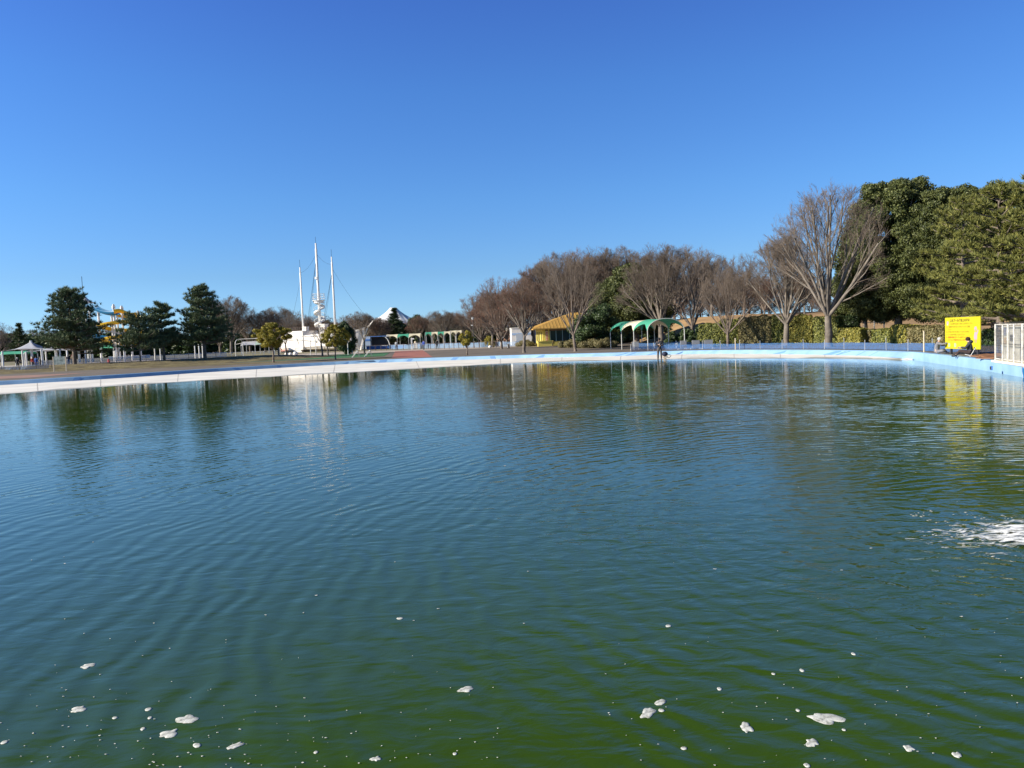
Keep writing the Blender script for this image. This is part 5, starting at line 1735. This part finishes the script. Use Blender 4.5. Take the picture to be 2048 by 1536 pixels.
text("流水プール使用上の注意", 0.47, zf(0.135), 0.165, M_ink, "title", 0.035)
text("この施設は安全のため次のことをお守りください", 0.50, zf(0.225), 0.093, M_or, "subtitle", 0.03)
L_ = [("１．", 0.12, 0.32, M_or), ("準備体操は充分に行ってから ゆっくり ご利用", 0.30, 0.32, M_or), ("下さい", 0.30, 0.405, M_or), ("２．", 0.12, 0.48, M_ink), ("逆に泳ぐ 飛び込む 禁止 プールサイドで走る", 0.30, 0.48, M_or),
      ("３．", 0.12, 0.57, M_ink), ("プールの中に物を入れないで下さい", 0.30, 0.57, M_or), ("４．", 0.12, 0.655, M_ink), ("監視員の指示に従い プール内で ルールを守る", 0.30, 0.655, M_red_i),
      ("よう にして 使用を中止することがあります", 0.30, 0.74, M_red_i)]
for b_, x, v, m in L_:
    text(b_, x, zf(v), 0.098, m, "rule_line", 0.03)
M_pk = mat("sign_pink", (0.42, 0.30, 0.36), 0.7)
M_pl = mat("sign_pale", (0.45, 0.42, 0.36), 0.7)
M_lb = mat("sign_pale_blue", (0.28, 0.42, 0.38), 0.7)
def flat_poly(name, pts, m, dy=-0.003):
    return MB().add([(x, dy, z) for x, z in pts], [tuple(range(len(pts)))]).build(name, m, brd)
def disc(name, cx, cz, rx, rz_, m, dy=-0.003):
    return flat_poly(name, [(cx+rx*math.cos(a), cz+rz_*math.sin(a)) for a in [6.283*k/20 for k in range(20)]], m, dy)
# pale pink standing figure on the right, small emblem top left, four pale slippers at the bottom
fx = SW-0.40
disc("figure_head", fx, zf(0.375), 0.12, 0.13, M_pk)
disc("figure_face", fx-0.01, zf(0.42), 0.075, 0.07, mat("sign_skin", (0.45, 0.29, 0.17), 0.7), -0.005)
flat_poly("figure_dress", [(fx-0.13, zf(0.70)), (fx+0.12, zf(0.70)), (fx+0.13, zf(0.60)), (fx+0.09, zf(0.47)), (fx-0.09, zf(0.47)), (fx-0.15, zf(0.60))], M_pk)
flat_poly("figure_arm", [(fx+0.08, zf(0.52)), (fx+0.14, zf(0.56)), (fx+0.25, zf(0.43)), (fx+0.19, zf(0.39))], M_pk, -0.005)
for s_ in (-1, 1):
    flat_poly("figure_leg", [(fx+s_*0.05-0.035, zf(0.80)), (fx+s_*0.05+0.035, zf(0.80)), (fx+s_*0.05+0.035, zf(0.70)), (fx+s_*0.05-0.035, zf(0.70))], mat("sign_orange", (0.55, 0.28, 0.14), 0.7))
disc("emblem", 0.26, zf(0.17), 0.10, 0.10, M_pk)
flat_poly("emblem_base", [(0.18, zf(0.25)), (0.34, zf(0.25)), (0.32, zf(0.20)), (0.20, zf(0.20))], M_pl, -0.005)
for cx in (0.33, 0.43, 0.90, 1.00):
    flat_poly("slipper", [(cx-0.035+0.03*math.sin(a*3.14), zf(0.82+0.125*a)) for a in (0, .25, .5, .75, 1)]+[(cx+0.025+0.03*math.sin(a*3.14), zf(0.82+0.125*a)) for a in (1, .75, .5, .25, 0)], M_lb)

# ================================================================= PEOPLE
def skinned(name, joints, edges, parent, m, root=0, sub=1):
    me = bpy.data.meshes.new(name)
    names = list(joints)
    me.from_pydata([joints[n][0] for n in names], [(names.index(a), names.index(b)) for a, b in edges], [])
    me.materials.append(m)
    o = link(name, me, parent)
    md = o.modifiers.new("skin", 'SKIN')
    md.use_smooth_shade = True
    sv = me.skin_vertices[0].data
    for i, n in enumerate(names):
        r = joints[n][1]
        sv[i].radius = (r, r) if not isinstance(r, tuple) else r
        sv[i].use_root = (i == root)
    if sub:
        s2 = o.modifiers.new("subdivision", 'SUBSURF')
        s2.levels = sub
        s2.render_levels = sub
    return o
M_skin = mat("skin", (0.55, 0.34, 0.24), 0.6)
def figure(name, label, loc, face, J, colours, group=None, hat=None, fingers=True, s=1.0, hood=False, cat="person"):
    """J: joint positions in metres (x right of the person, y forward, z up)"""
    t = thing(name, label, cat, loc, face, group)
    t.scale = (s, s, s)
    top, bottom, hair, shoe = colours
    V = lambda n: Vector(J[n])
    jj = {'pelvis': (J['pelvis'], 0.095), 'spine': (J['spine'], 0.10), 'chest': (J['chest'], 0.115), 'neck': (J['neck'], 0.052), 'skull': (J['head'], 0.088)}
    hd = V('head')
    upv = (hd-V('neck')).normalized()
    fw = Vector(J.get('look', (0, 1, 0))).normalized()
    jj['crown'] = (tuple(hd+upv*0.10), 0.072)
    jj['nose'] = (tuple(hd+fw*0.105-upv*0.01), 0.014)
    jj['chin'] = (tuple(hd+fw*0.055-upv*0.085), 0.045)
    E = [('pelvis', 'spine'), ('spine', 'chest'), ('chest', 'neck'), ('neck', 'skull'), ('skull', 'crown'), ('skull', 'nose'), ('skull', 'chin')]
    top_j = {'pelvis': (tuple(V('pelvis')-(V('spine')-V('pelvis')).normalized()*0.11), 0.165), 'waist': (tuple(V('pelvis').lerp(V('spine'), 0.45)), 0.152), 'spine': (J['spine'], 0.150), 'chest': (J['chest'], 0.160), 'collar': (tuple(V('neck')-upv*0.01), 0.075)}
    top_e = [('pelvis', 'waist'), ('waist', 'spine'), ('spine', 'chest'), ('chest', 'collar')]
    bot_j = {'pelvis': (J['pelvis'], 0.155), 'waist': (tuple(V('pelvis').lerp(V('spine'), 0.6)), 0.135)}
    bot_e = [('pelvis', 'waist')]
    for S_ in 'lr':
        for a, r in (('shoulder', 0.062), ('elbow', 0.045), ('wrist', 0.030), ('hip', 0.085), ('knee', 0.058), ('ankle', 0.040), ('toe', 0.035)):
            jj[a+S_] = (J[a+S_], r)
        hdv = (V('wrist'+S_)-V('elbow'+S_)).normalized()
        palm = V('wrist'+S_)+hdv*0.075
        jj['palm'+S_] = (tuple(palm), (0.036, 0.018))
        E += [('chest', 'shoulder'+S_), ('shoulder'+S_, 'elbow'+S_), ('elbow'+S_, 'wrist'+S_), ('wrist'+S_, 'palm'+S_), ('pelvis', 'hip'+S_), ('hip'+S_, 'knee'+S_), ('knee'+S_, 'ankle'+S_), ('ankle'+S_, 'toe'+S_)]
        if fingers:
            side = hdv.cross(Vector((0, 0, 1)))
            side = side.normalized() if side.length > 1e-3 else Vector((1, 0, 0))
            dn = side.cross(hdv)
            for k, (o_, ln) in enumerate(((-0.030, 0.066), (-0.011, 0.078), (0.010, 0.074), (0.029, 0.058))):
                a = palm+side*o_+hdv*0.03
                b = a+hdv*ln*0.55-dn*0.018
                c = b+hdv*ln*0.15-dn*ln*0.45
                jj[f'f{k}a{S_}'] = (tuple(a), 0.0095)
                jj[f'f{k}b{S_}'] = (tuple(b), 0.009)
                jj[f'f{k}c{S_}'] = (tuple(c), 0.0078)
                E += [('palm'+S_, f'f{k}a{S_}'), (f'f{k}a{S_}', f'f{k}b{S_}'), (f'f{k}b{S_}', f'f{k}c{S_}')]
            th = palm-hdv*0.03+side*(-0.045 if S_ == 'r' else 0.045)
            jj['ta'+S_] = (tuple(th), 0.0105)
            jj['tb'+S_] = (tuple(th+hdv*0.04-dn*0.02+side*(-0.012 if S_ == 'r' else 0.012)), 0.009)
            E += [('palm'+S_, 'ta'+S_), ('ta'+S_, 'tb'+S_)]
        cuff = V('elbow'+S_).lerp(V('wrist'+S_), 0.96)
        top_j['shoulder'+S_] = (J['shoulder'+S_], 0.088)
        top_j['elbow'+S_] = (J['elbow'+S_], 0.068)
        top_j['cuff'+S_] = (tuple(cuff), 0.050)
        top_e += [('chest', 'shoulder'+S_), ('shoulder'+S_, 'elbow'+S_), ('elbow'+S_, 'cuff'+S_)]
        bot_j['hip'+S_] = (J['hip'+S_], 0.108)
        bot_j['knee'+S_] = (J['knee'+S_], 0.082)
        bot_j['hem'+S_] = (tuple(V('knee'+S_).lerp(V('ankle'+S_), 0.93)), 0.064)
        bot_e += [('pelvis', 'hip'+S_), ('hip'+S_, 'knee'+S_), ('knee'+S_, 'hem'+S_)]
    skinned("body", jj, E, t, M_skin)
    skinned("jacket", top_j, top_e, t, top)
    skinned("trousers", bot_j, bot_e, t, bottom)
    for S_ in 'lr':
        a, b = V('ankle'+S_), V('toe'+S_)
        MB().tube([a+(a-b)*0.25, a.lerp(b, 0.4), b+(b-a)*0.12], [0.050, 0.055, 0.035], 8).build("shoe", shoe, t, smooth=True)
    hm = MB()
    back = -fw
    hm.ball(tuple(hd+upv*0.055+back*0.018), (0.108, 0.115, 0.105), 12, 8)
    hm.build("hair" if hat is None else "hat", hair, t, smooth=True)
    if hat == 'cap':
        b0 = hd+upv*0.05+fw*0.12
        MB().ball(tuple(b0), (0.085, 0.085, 0.015), 10, 5).build("cap_brim", hair, t)
    for s_ in (-1, 1):
        rt = fw.cross(upv).normalized()
        MB().ball(tuple(hd+rt*s_*0.034+fw*0.088+upv*0.012), 0.010, 6, 5).build("eye", M_dark, t)
    if hood:
        MB().ball(tuple(V('neck')+back*0.09+upv*0.02), (0.13, 0.10, 0.09), 10, 7).build("hood", top, t, smooth=True)
    return t
def stand(arm='front', stride=0.0, fold=0.0):
    J = dict(pelvis=(0, 0, 0.93), spine=(0, 0.0, 1.12), chest=(0, 0.0, 1.34), neck=(0, 0.01, 1.50), head=(0, 0.03, 1.60),
             hipl=(-0.10, 0, 0.88), kneel=(-0.12, 0.03+stride*0.2, 0.48), anklel=(-0.13, stride*0.25, 0.08), toel=(-0.15, 0.16+stride*0.25, 0.035),
             hipr=(0.10, 0, 0.88), kneer=(0.12, 0.03-stride*0.1, 0.48), ankler=(0.13, -stride*0.3, 0.08), toer=(0.15, 0.16-stride*0.3, 0.035),
             shoulderl=(-0.19, 0, 1.42), shoulderr=(0.19, 0, 1.42))
    if arm == 'front':
        J.update(elbowl=(-0.27, 0.06, 1.17), wristl=(-0.10, 0.24, 1.16), elbowr=(0.27, 0.04, 1.15), wristr=(0.08, 0.25, 1.22))
    else:
        J.update(elbowl=(-0.25, -0.02, 1.13), wristl=(-0.25, 0.06, 0.88), elbowr=(0.25, 0.0, 1.13), wristr=(0.26, 0.05, 0.88))
    return J
def cloth(name, c):
    return mat(name, c, 0.9, var=0.15, scale=6)
M_navy = cloth("dark_jacket", (0.045, 0.045, 0.055))
M_grey = cloth("grey_trousers", (0.095, 0.085, 0.085))
M_blk = cloth("black_cloth", (0.015, 0.015, 0.018))
M_lgrey = cloth("light_grey_hoodie", (0.20, 0.20, 0.22))
M_cap = cloth("pale_grey_knit", (0.42, 0.42, 0.44))
M_brt = cloth("brown_trousers", (0.050, 0.032, 0.030))
M_char = cloth("charcoal_hoodie", (0.040, 0.042, 0.052))
M_hair = cloth("brown_hair", (0.035, 0.014, 0.010))
M_shoe = mat("dark_shoe", (0.03, 0.03, 0.035), 0.6)
M_shoew = mat("white_shoe", (0.6, 0.6, 0.6), 0.6)
# angler standing in the shallow water
ax_ = on_z(1319.5, 719.5, 0.0)
J = stand('front')
J['look'] = (0.35, 1, -0.15)
fig = figure("person", "angler in dark clothes and cap standing in the shallow water of the far shore", (ax_.x, ax_.y, -0.06), R(172), J, (M_navy, M_grey, M_blk, M_shoe), hat='cap', s=1.06)
rod = thing("fishing_rod", "short dark fishing reel and rod held by the standing angler", "fishing rod", (ax_.x, ax_.y, 0), R(172))
MB().tube([(-0.02, 0.34, 1.30), (-0.25, 1.2, 1.75), (-0.4, 2.0, 2.05)], [0.012, 0.006, 0.003], 5).build("rod", M_blk, rod)
MB().ball((-0.02, 0.36, 1.27), 0.045, 8, 6).build("reel", M_steel, rod)
# the thing beside him: dark bag with a loop handle on a tan folding stool
bx_ = on_z(1330.5, 720.5, 0.0)
bag = thing("tackle_bag", "dark blue tackle bag on the small tan stool beside the standing angler", "bag", (bx_.x, bx_.y, 0.30), R(10))
MB().ball((0, 0, 0.20), (0.24, 0.17, 0.19), 12, 8, lambda t, p: 1+0.06*math.sin(3*t)).build("body", mat("navy_bag", (0.02, 0.025, 0.06), 0.8), bag, smooth=True)
MB().tube([(0.16, 0, 0.10), (0.34, 0, 0.14), (0.50, 0, 0.08), (0.47, 0, -0.02), (0.30, 0, -0.12), (0.12, 0, -0.02)], 0.022, 6).build("handle", M_blk, bag)
MB().ball((-0.05, -0.02, 0.34), (0.17, 0.13, 0.05), 10, 5).build("lid", mat("navy_lid", (0.05, 0.06, 0.11), 0.8), bag, smooth=True)
stl = thing("stool", "small tan folding stool in shallow water under the dark blue bag", "stool", (bx_.x, bx_.y, -0.02), R(10))
M_tan = mat("tan_wood", (0.55, 0.34, 0.14), 0.7)
MB().box((0, 0, 0.30), (0.36, 0.26, 0.035)).build("seat", M_tan, stl)
for s_ in (-1, 1):
    for q_ in (-1, 1):
        MB().tube([(s_*0.15, q_*0.11, 0.29), (s_*-0.13, q_*0.11, 0.0)], 0.018, 5).build("leg", M_tan, stl)
# seated pair on the wall
def seated(kind_):
    if kind_ == 'cross':
        return dict(pelvis=(0, 0, 0.13), spine=(0, 0.02, 0.32), chest=(0, 0.07, 0.52), neck=(0, 0.11, 0.67), head=(0, 0.15, 0.77),
                    hipl=(-0.11, 0.04, 0.12), kneel=(-0.33, 0.38, 0.20), anklel=(0.05, 0.42, 0.08), toel=(0.16, 0.44, 0.06),
                    hipr=(0.11, 0.04, 0.12), kneer=(0.33, 0.36, 0.19), ankler=(-0.05, 0.52, 0.08), toer=(-0.15, 0.56, 0.06),
                    shoulderl=(-0.18, 0.08, 0.60), elbowl=(-0.20, 0.28, 0.45), wristl=(-0.06, 0.50, 0.52),
                    shoulderr=(0.18, 0.08, 0.60), elbowr=(0.22, 0.33, 0.52), wristr=(0.10, 0.58, 0.60))
    return dict(pelvis=(0, 0, 0.22), spine=(0, -0.01, 0.38), chest=(0, -0.01, 0.57), neck=(0, 0.03, 0.72), head=(0, 0.07, 0.82),
                hipl=(-0.10, 0.04, 0.20), kneel=(-0.14, 0.44, 0.30), anklel=(-0.12, 0.58, 0.07), toel=(-0.13, 0.74, 0.04),
                hipr=(0.10, 0.04, 0.20), kneer=(0.14, 0.45, 0.28), ankler=(0.12, 0.62, 0.07), toer=(0.13, 0.78, 0.04),
                shoulderl=(-0.18, 0.0, 0.66), elbowl=(-0.22, 0.16, 0.44), wristl=(-0.08, 0.38, 0.47),
                shoulderr=(0.18, 0.0, 0.66), elbowr=(0.22, 0.16, 0.42), wristr=(0.06, 0.38, 0.44))
p1 = on_z(1866, 708, RIM_Z)+Vector((0.25, 0.1, 0))
p2 = on_z(1933, 713.5, RIM_Z)+Vector((0.22, 0.1, 0))
J = seated('cross')
figure("person", "person in grey hoodie and pale knit cap sitting cross-legged on the blue wall", (p1.x, p1.y, RIM_Z), math.atan2(-0.62, 0.79)-R(90), J, (M_lgrey, M_lgrey, M_cap, M_shoew), hat='knit')
J = seated('chair')
J['look'] = (0, 1, 0.05)
f2 = math.atan2(0.56, -0.83)-R(90)
figure("person", "person with brown hair in a charcoal hoodie sitting before the yellow notice board", (p2.x, p2.y, RIM_Z), f2, J, (M_char, M_brt, M_hair, M_shoe), hood=True)
ch = thing("camping_chair", "low white legged camping chair under the person in charcoal hoodie", "chair", (p2.x, p2.y, RIM_Z), f2)
MB().box((0, 0.02, 0.10), (0.42, 0.40, 0.03)).build("seat", M_blk, ch)
MB().box((0, -0.20, 0.28), (0.40, 0.03, 0.34)).build("backrest", M_blk, ch)
for s_ in (-1, 1):
    MB().tube([(s_*0.22, -0.28, 0.0), (s_*0.22, 0.20, 0.12)], 0.014, 6).build("leg", M_wpaint, ch)
    MB().tube([(s_*0.22, -0.02, 0.0), (s_*0.22, -0.26, 0.44)], 0.014, 6).build("leg", M_wpaint, ch)
# brown boards and a dark jug on the deck
M_board = mat("rusty_board", (0.24, 0.11, 0.05), 0.8, var=0.25, scale=4)
for px, py, w, d, rz, tz, lab in [(1958, 715, 1.1, 0.55, 0.3, 0.10, "brown board lying tilted behind the low camping chair"), (1977, 716.5, 1.0, 0.5, 0.1, 0.16, "brown board leaning at the white fence's left post"), (1966, 719, 0.9, 0.35, -1.2, 0.05, "brown board lying flat beside the cream coping")]:
    q = on_z(px, py, RIM_Z)
    t = thing("brown_board", lab, "board", (q.x+0.2, q.y, RIM_Z+0.03), rz, "rusty brown boards on the deck")
    MB().add([(-w/2, -d/2, 0), (w/2, -d/2, tz*0.4), (w/2, d/2, tz), (-w/2, d/2, tz*0.5), (-w/2, -d/2, 0.03), (w/2, -d/2, tz*0.4+0.03), (w/2, d/2, tz+0.03), (-w/2, d/2, tz*0.5+0.03)],
             [(0, 3, 2, 1), (4, 5, 6, 7), (0, 1, 5, 4), (1, 2, 6, 5), (2, 3, 7, 6), (3, 0, 4, 7)]).build("plank", M_board, t)
    MB().box((w*0.3, 0, tz*0.5-0.01), (0.06, d*0.8, 0.05)).build("batten", M_board, t)
q = on_z(1974, 712, RIM_Z)
t = thing("traffic_cone", "dark blue cone standing behind the brown boards", "cone", (q.x+0.5, q.y, 0.42))
MB().tube([(0, 0, 0.03), (0, 0, 0.45)], [0.13, 0.03], 10).build("cone", mat("dark_blue_plastic", (0.02, 0.05, 0.14), 0.5), t)
MB().box((0, 0, 0.015), (0.32, 0.32, 0.03)).build("foot", M_dark, t)
# far people, same builder, each with its own clothes
rnd = random.Random(12)
for px, Y, top, hair, arm, face, lab, bot in [
        (33, 116, (0.03, 0.03, 0.04), (0.75, 0.75, 0.75), 'side', 0.3, "far person in black with a white hat at the left border", (0.04, 0.04, 0.05)),
        (64, 118, (0.55, 0.08, 0.05), (0.03, 0.02, 0.02), 'side', 1.2, "far person in a red jacket near the white tent", (0.05, 0.05, 0.06)),
        (70.5, 116, (0.03, 0.09, 0.33), (0.02, 0.02, 0.02), 'side', 3.0, "far person in a blue jacket beside the red jacket", (0.04, 0.05, 0.15)),
        (79, 117, (0.20, 0.19, 0.17), (0.03, 0.02, 0.02), 'front', 2.2, "far person in grey next to the blue jacket", (0.08, 0.08, 0.08)),
        (135, 124, (0.03, 0.03, 0.05), (0.02, 0.02, 0.02), 'side', 3.3, "far person in black behind the map board", (0.03, 0.03, 0.04)),
        (143, 123, (0.12, 0.09, 0.06), (0.45, 0.15, 0.15), 'side', 2.8, "far person in olive brown left of the leftmost pine's trunk", (0.06, 0.07, 0.03)),
        (793, 150, (0.45, 0.48, 0.50), (0.05, 0.04, 0.04), 'side', 3.0, "far person in a pale coat at the left of the red paving", (0.06, 0.06, 0.07)),
        (848, 142, (0.04, 0.08, 0.35), (0.03, 0.02, 0.02), 'side', 2.6, "far person in a blue jacket right of the white booth", (0.10, 0.12, 0.16)),
        (874.5, 140, (0.03, 0.03, 0.035), (0.02, 0.02, 0.02), 'side', 3.5, "far person all in black walking by the rail fence", (0.03, 0.03, 0.035))]:
    figure("person", lab, (X_at(px, 700, Y), Y, flat(0, Y)), face, stand(arm, 0.6 if 'walking' in lab else 0.2), (cloth("far_top", top), cloth("far_bottom", bot), cloth("far_hair", hair), M_shoe), group="people far across the park", fingers=False, hat='hat' if 'hat' in lab else None, s=1.0)

# ================================================================= FOAM
def foam_mat(name):
    m = mat(name, (0.60, 0.61, 0.57), 0.8, var=0.15, scale=14, bump=0.002, bscale=60)
    nt = m.node_tree
    N, L = nt.nodes, nt.links
    tc = N.new("ShaderNodeTexCoord")
    nz = N.new("ShaderNodeTexNoise")
    nz.inputs['Scale'].default_value = 22
    nz.inputs['Detail'].default_value = 8
    nz.inputs['Roughness'].default_value = 0.65
    L.new(tc.outputs['Object'], nz.inputs[0])
    mr = N.new("ShaderNodeMapRange")
    mr.inputs['From Min'].default_value = 0.36
    mr.inputs['From Max'].default_value = 0.52
    mr.inputs['To Min'].default_value = 0.45
    L.new(nz.outputs[0], mr.inputs[0])
    L.new(mr.outputs[0], N["Principled BSDF"].inputs['Alpha'])
    return m
M_foam = foam_mat("foam")
def blob(cx, cy, w, h, seed, rot=0.0, amp=1.0):
    rnd = random.Random(seed)
    n = 30
    ph = [(rnd.uniform(0, 6.28), k, rnd.uniform(0.5, 1)*(0.22/k**0.5)) for k in (2, 3, 4, 5, 7)]
    pts = []
    for i in range(n):
        a = 6.283*i/n
        q = 1+amp*sum(w_*math.sin(k*a+p) for p, k, w_ in ph)
        x, y = w/2*q*math.cos(a), h/2*q*math.sin(a)
        pts.append((x*math.cos(rot)-y*math.sin(rot), x*math.sin(rot)+y*math.cos(rot)))
    return pts
def foam_patch(px, py, wpx, hpx, seed, rotpx, label):
    c = on_z(px, py, 0.0)
    u = on_z(px+wpx/2, py-rotpx, 0)-on_z(px-wpx/2, py+rotpx, 0)
    v = on_z(px, py-hpx/2, 0)-on_z(px, py+hpx/2, 0)
    w, h = u.length, v.length
    t = math.atan2(u.y, u.x)
    pts = blob(0, 0, w, h, seed, t, 0.25 if wpx < 17 else 1.1)
    n = len(pts)
    vs = [(x, y, 0.001) for x, y in pts]+[(x*0.95, y*0.95, 0.003) for x, y in pts]+[(x*0.5, y*0.5, 0.0035) for i, (x, y) in enumerate(pts)]+[(0, 0, 0.0035)]
    fs = []
    for i in range(n):
        j = (i+1) % n
        fs += [(i, j, n+j, n+i), (n+i, n+j, 2*n+j, 2*n+i), (2*n+i, 2*n+j, 3*n)]
    o = MB().add(vs, fs).build("foam_patch", M_foam, smooth=True)
    o.location = (c.x, c.y, 0.0)
    tag(o, label, "foam", "foam patches floating on the near water")
foams = [(176, 1332, 25, 9, 4, "small pointed foam patch, uppermost at the lower left"), (157, 1419, 31, 11, 4, "kidney shaped foam patch near the left border"), (374, 1439, 34, 18, 7, "largest foam patch of the lower left group"),
         (338, 1468, 31, 14, 8, "twisted foam patch just below the largest lower left one"), (394, 1491, 13, 10, 3, "round foam dot right below the twisted patch"), (471, 1492, 36, 8, 7, "long thin foam streak right of the round dot"),
         (297, 1419, 14, 6, 2, "oval foam fleck above the largest lower left patch"), (9, 1485, 16, 6, 2, "foam sliver at the left border"), (300, 1436, 9, 5, 1, "small foam fleck left of the largest lower left patch"),
         (286, 1458, 10, 6, 1, "small foam fleck left of the twisted patch"), (230, 1436, 9, 5, 2, "small foam fleck between kidney patch and largest patch"), (752, 1518, 20, 9, 1, "oval foam patch at the bottom border left of centre"),
         (932, 1379, 28, 11, 3, "foam patch with a fine tail near the middle"), (632, 1505, 9, 5, 0, "small foam fleck left of the oval at the bottom"), (910, 1508, 9, 5, 0, "small foam fleck at the bottom right of the oval"),
         (800, 1237, 13, 4, 0, "tiny foam fleck in the middle of the water"), (1296, 1426, 26, 21, -2, "crooked foam patch right of the middle bottom"), (1321, 1405, 14, 14, -3, "small upright foam patch above the crooked one"),
         (1323, 1421, 13, 6, 0, "small flat foam fleck right beside the crooked patch"), (1493, 1455, 25, 18, -1, "rounded triangular foam patch between crooked and longest"), (1653, 1437, 76, 18, -5, "longest foam patch with a tail and holes"),
         (1624, 1486, 27, 15, -3, "foam patch right below the longest one"), (1818, 1497, 23, 11, -3, "oval foam patch at the lower right"), (1914, 1510, 19, 11, -1, "oval foam patch nearest the lower right corner"),
         (1614, 1531, 13, 8, 0, "round foam dot at the bottom border"), (1368, 1497, 13, 6, 0, "small oval foam fleck below the crooked patch"), (1439, 1378, 10, 6, 0, "small foam dot above the triangular patch"),
         (1604, 1341, 9, 6, 0, "small round foam dot at the right middle"), (1547, 1348, 8, 4, 0, "tiny foam dot left of the round one"), (1707, 1308, 9, 5, 0, "small foam dot farther up at the right"),
         (1337, 1252, 10, 5, -1, "tiny foam fleck highest right of the middle"), (1596, 1421, 9, 5, 0, "small foam dot left above the longest patch"), (1688, 1460, 8, 4, 0, "small foam dot right below the longest patch's tail")]
for i, (px, py, w, h, ro, lab) in enumerate(foams):
    foam_patch(px, py, w, h, i*7+3, ro, lab)
# uncountable specks
rs = np.random.RandomState(4)
sp = MB()
def speck(px, py, r, asp=1.6):
    c = on_z(px, py, 0.004)
    a0 = rs.uniform(0, 6.28)
    sp.add([(c.x+r*asp*math.cos(a), c.y+r*math.sin(a), 0.004+0.002*((i % 2))) for i, a in enumerate([a0+6.283*k/7 for k in range(7)])], [tuple(range(7))])
for k in range(110):
    speck(rs.normal(190, 190), 1536-abs(rs.normal(0, 130)), rs.uniform(0.0015, 0.005))
for k in range(60):
    speck(rs.uniform(420, 1000), 1536-abs(rs.normal(0, 100)), rs.uniform(0.0015, 0.0042))
for k in range(70):
    speck(rs.uniform(1200, 2048), 1536-abs(rs.normal(0, 170)), rs.uniform(0.0015, 0.0042))
for k in range(40):
    py = rs.uniform(800, 1250)
    speck(rs.uniform(0, 2048), py, rs.uniform(0.002, 0.005)*1536/(py-500))
kind(sp.build("foam_specks", M_foam), "stuff", "tiny white foam specks scattered over the near water")

# boiling white water at the inflow: thin lace-like sheets and lumps
fb = MB()
rnd = random.Random(21)
def lump(x, y, s, asp=2.2, h=0.25):
    a0 = rnd.uniform(-0.5, 0.2)
    n = 9
    ring = []
    for k in range(n):
        a = 6.283*k/n
        q = s*rnd.uniform(0.6, 1.25)
        px_, py_ = q*asp*math.cos(a), q*math.sin(a)
        ring.append((x+px_*math.cos(a0)-py_*math.sin(a0), y+px_*math.sin(a0)+py_*math.cos(a0), 0.003))
    fb.add(ring+[(x, y, s*h)], [(k, (k+1) % n, n) for k in range(n)])
# a heaving lace of foam: bumpy sheet whose holes follow a noise
M_lace = mat("foam_lace", (0.80, 0.82, 0.82), 0.7, bump=0.01, bscale=25)
_N, _L = M_lace.node_tree.nodes, M_lace.node_tree.links
_tc = _N.new("ShaderNodeTexCoord")
_mp = _N.new("ShaderNodeMapping")
_mp.inputs['Scale'].default_value = (0.8, 1.9, 1)
_mp.inputs['Rotation'].default_value = (0, 0, 0.25)
_L.new(_tc.outputs['Object'], _mp.inputs[0])
_n1 = _N.new("ShaderNodeTexNoise")
_n1.inputs['Scale'].default_value = 4.6
_n1.inputs['Detail'].default_value = 7
_n1.inputs['Roughness'].default_value = 0.62
_n1.inputs['Distortion'].default_value = 1.6
_L.new(_mp.outputs[0], _n1.inputs[0])
_len = _N.new("ShaderNodeVectorMath")
_len.operation = 'LENGTH'
_mp2 = _N.new("ShaderNodeMapping")
_mp2.inputs['Scale'].default_value = (1/1.6, 1/0.62, 0)
_L.new(_tc.outputs['Object'], _mp2.inputs[0])
_L.new(_mp2.outputs[0], _len.inputs[0])
_s = _N.new("ShaderNodeMath")
_s.operation = 'MULTIPLY_ADD'
_s.inputs[1].default_value = -0.30
_L.new(_len.outputs['Value'], _s.inputs[0])
_L.new(_n1.outputs['Fac'], _s.inputs[2])
_r = _N.new("ShaderNodeMapRange")
_r.inputs['From Min'].default_value = 0.19
_r.inputs['From Max'].default_value = 0.33
_L.new(_s.outputs[0], _r.inputs[0])
_L.new(_r.outputs[0], _N["Principled BSDF"].inputs['Alpha'])
cx0, cy0 = 6.3, 7.95
rows = []
for j in range(61):
    y = -1.0+2.0*j/60
    row = []
    for i in range(121):
        x = -2.2+4.4*i/120
        q = max(0, 1-(x/2.1)**2-(y/0.95)**2)
        row.append((x, y, 0.004+q*(0.030+0.022*math.sin(x*9+y*5)*math.sin(y*13-x*3)+0.014*math.sin(x*21)*math.sin(y*27+x*8))))
    rows.append(row)
lace = MB().grid(rows).build("inflow_foam", M_lace, smooth=True)
lace.location = (cx0, cy0, 0)
kind(lace, "stuff", "lacy white foam boiling where the inflow enters at the right")
for px, py in [(1835, 1029), (1860, 1022), (1842, 1032), (1885, 1046), (1862, 1039), (1909, 1055), (1897, 1065), (1932, 1028), (1963, 1036), (1888, 1071), (1925, 1068), (2010, 1036), (1950, 1082), (1985, 1114), (1940, 1090)]:
    c = on_z(px, py, 0)
    for k in range(7):
        lump(c.x+rnd.gauss(0, 0.06), c.y+rnd.gauss(0, 0.05), rnd.uniform(0.003, 0.011), 1.7, 0.8)
kind(fb.build("white_water", M_foam, smooth=True), "stuff", "small white splashes thrown up around the inflow at the right")
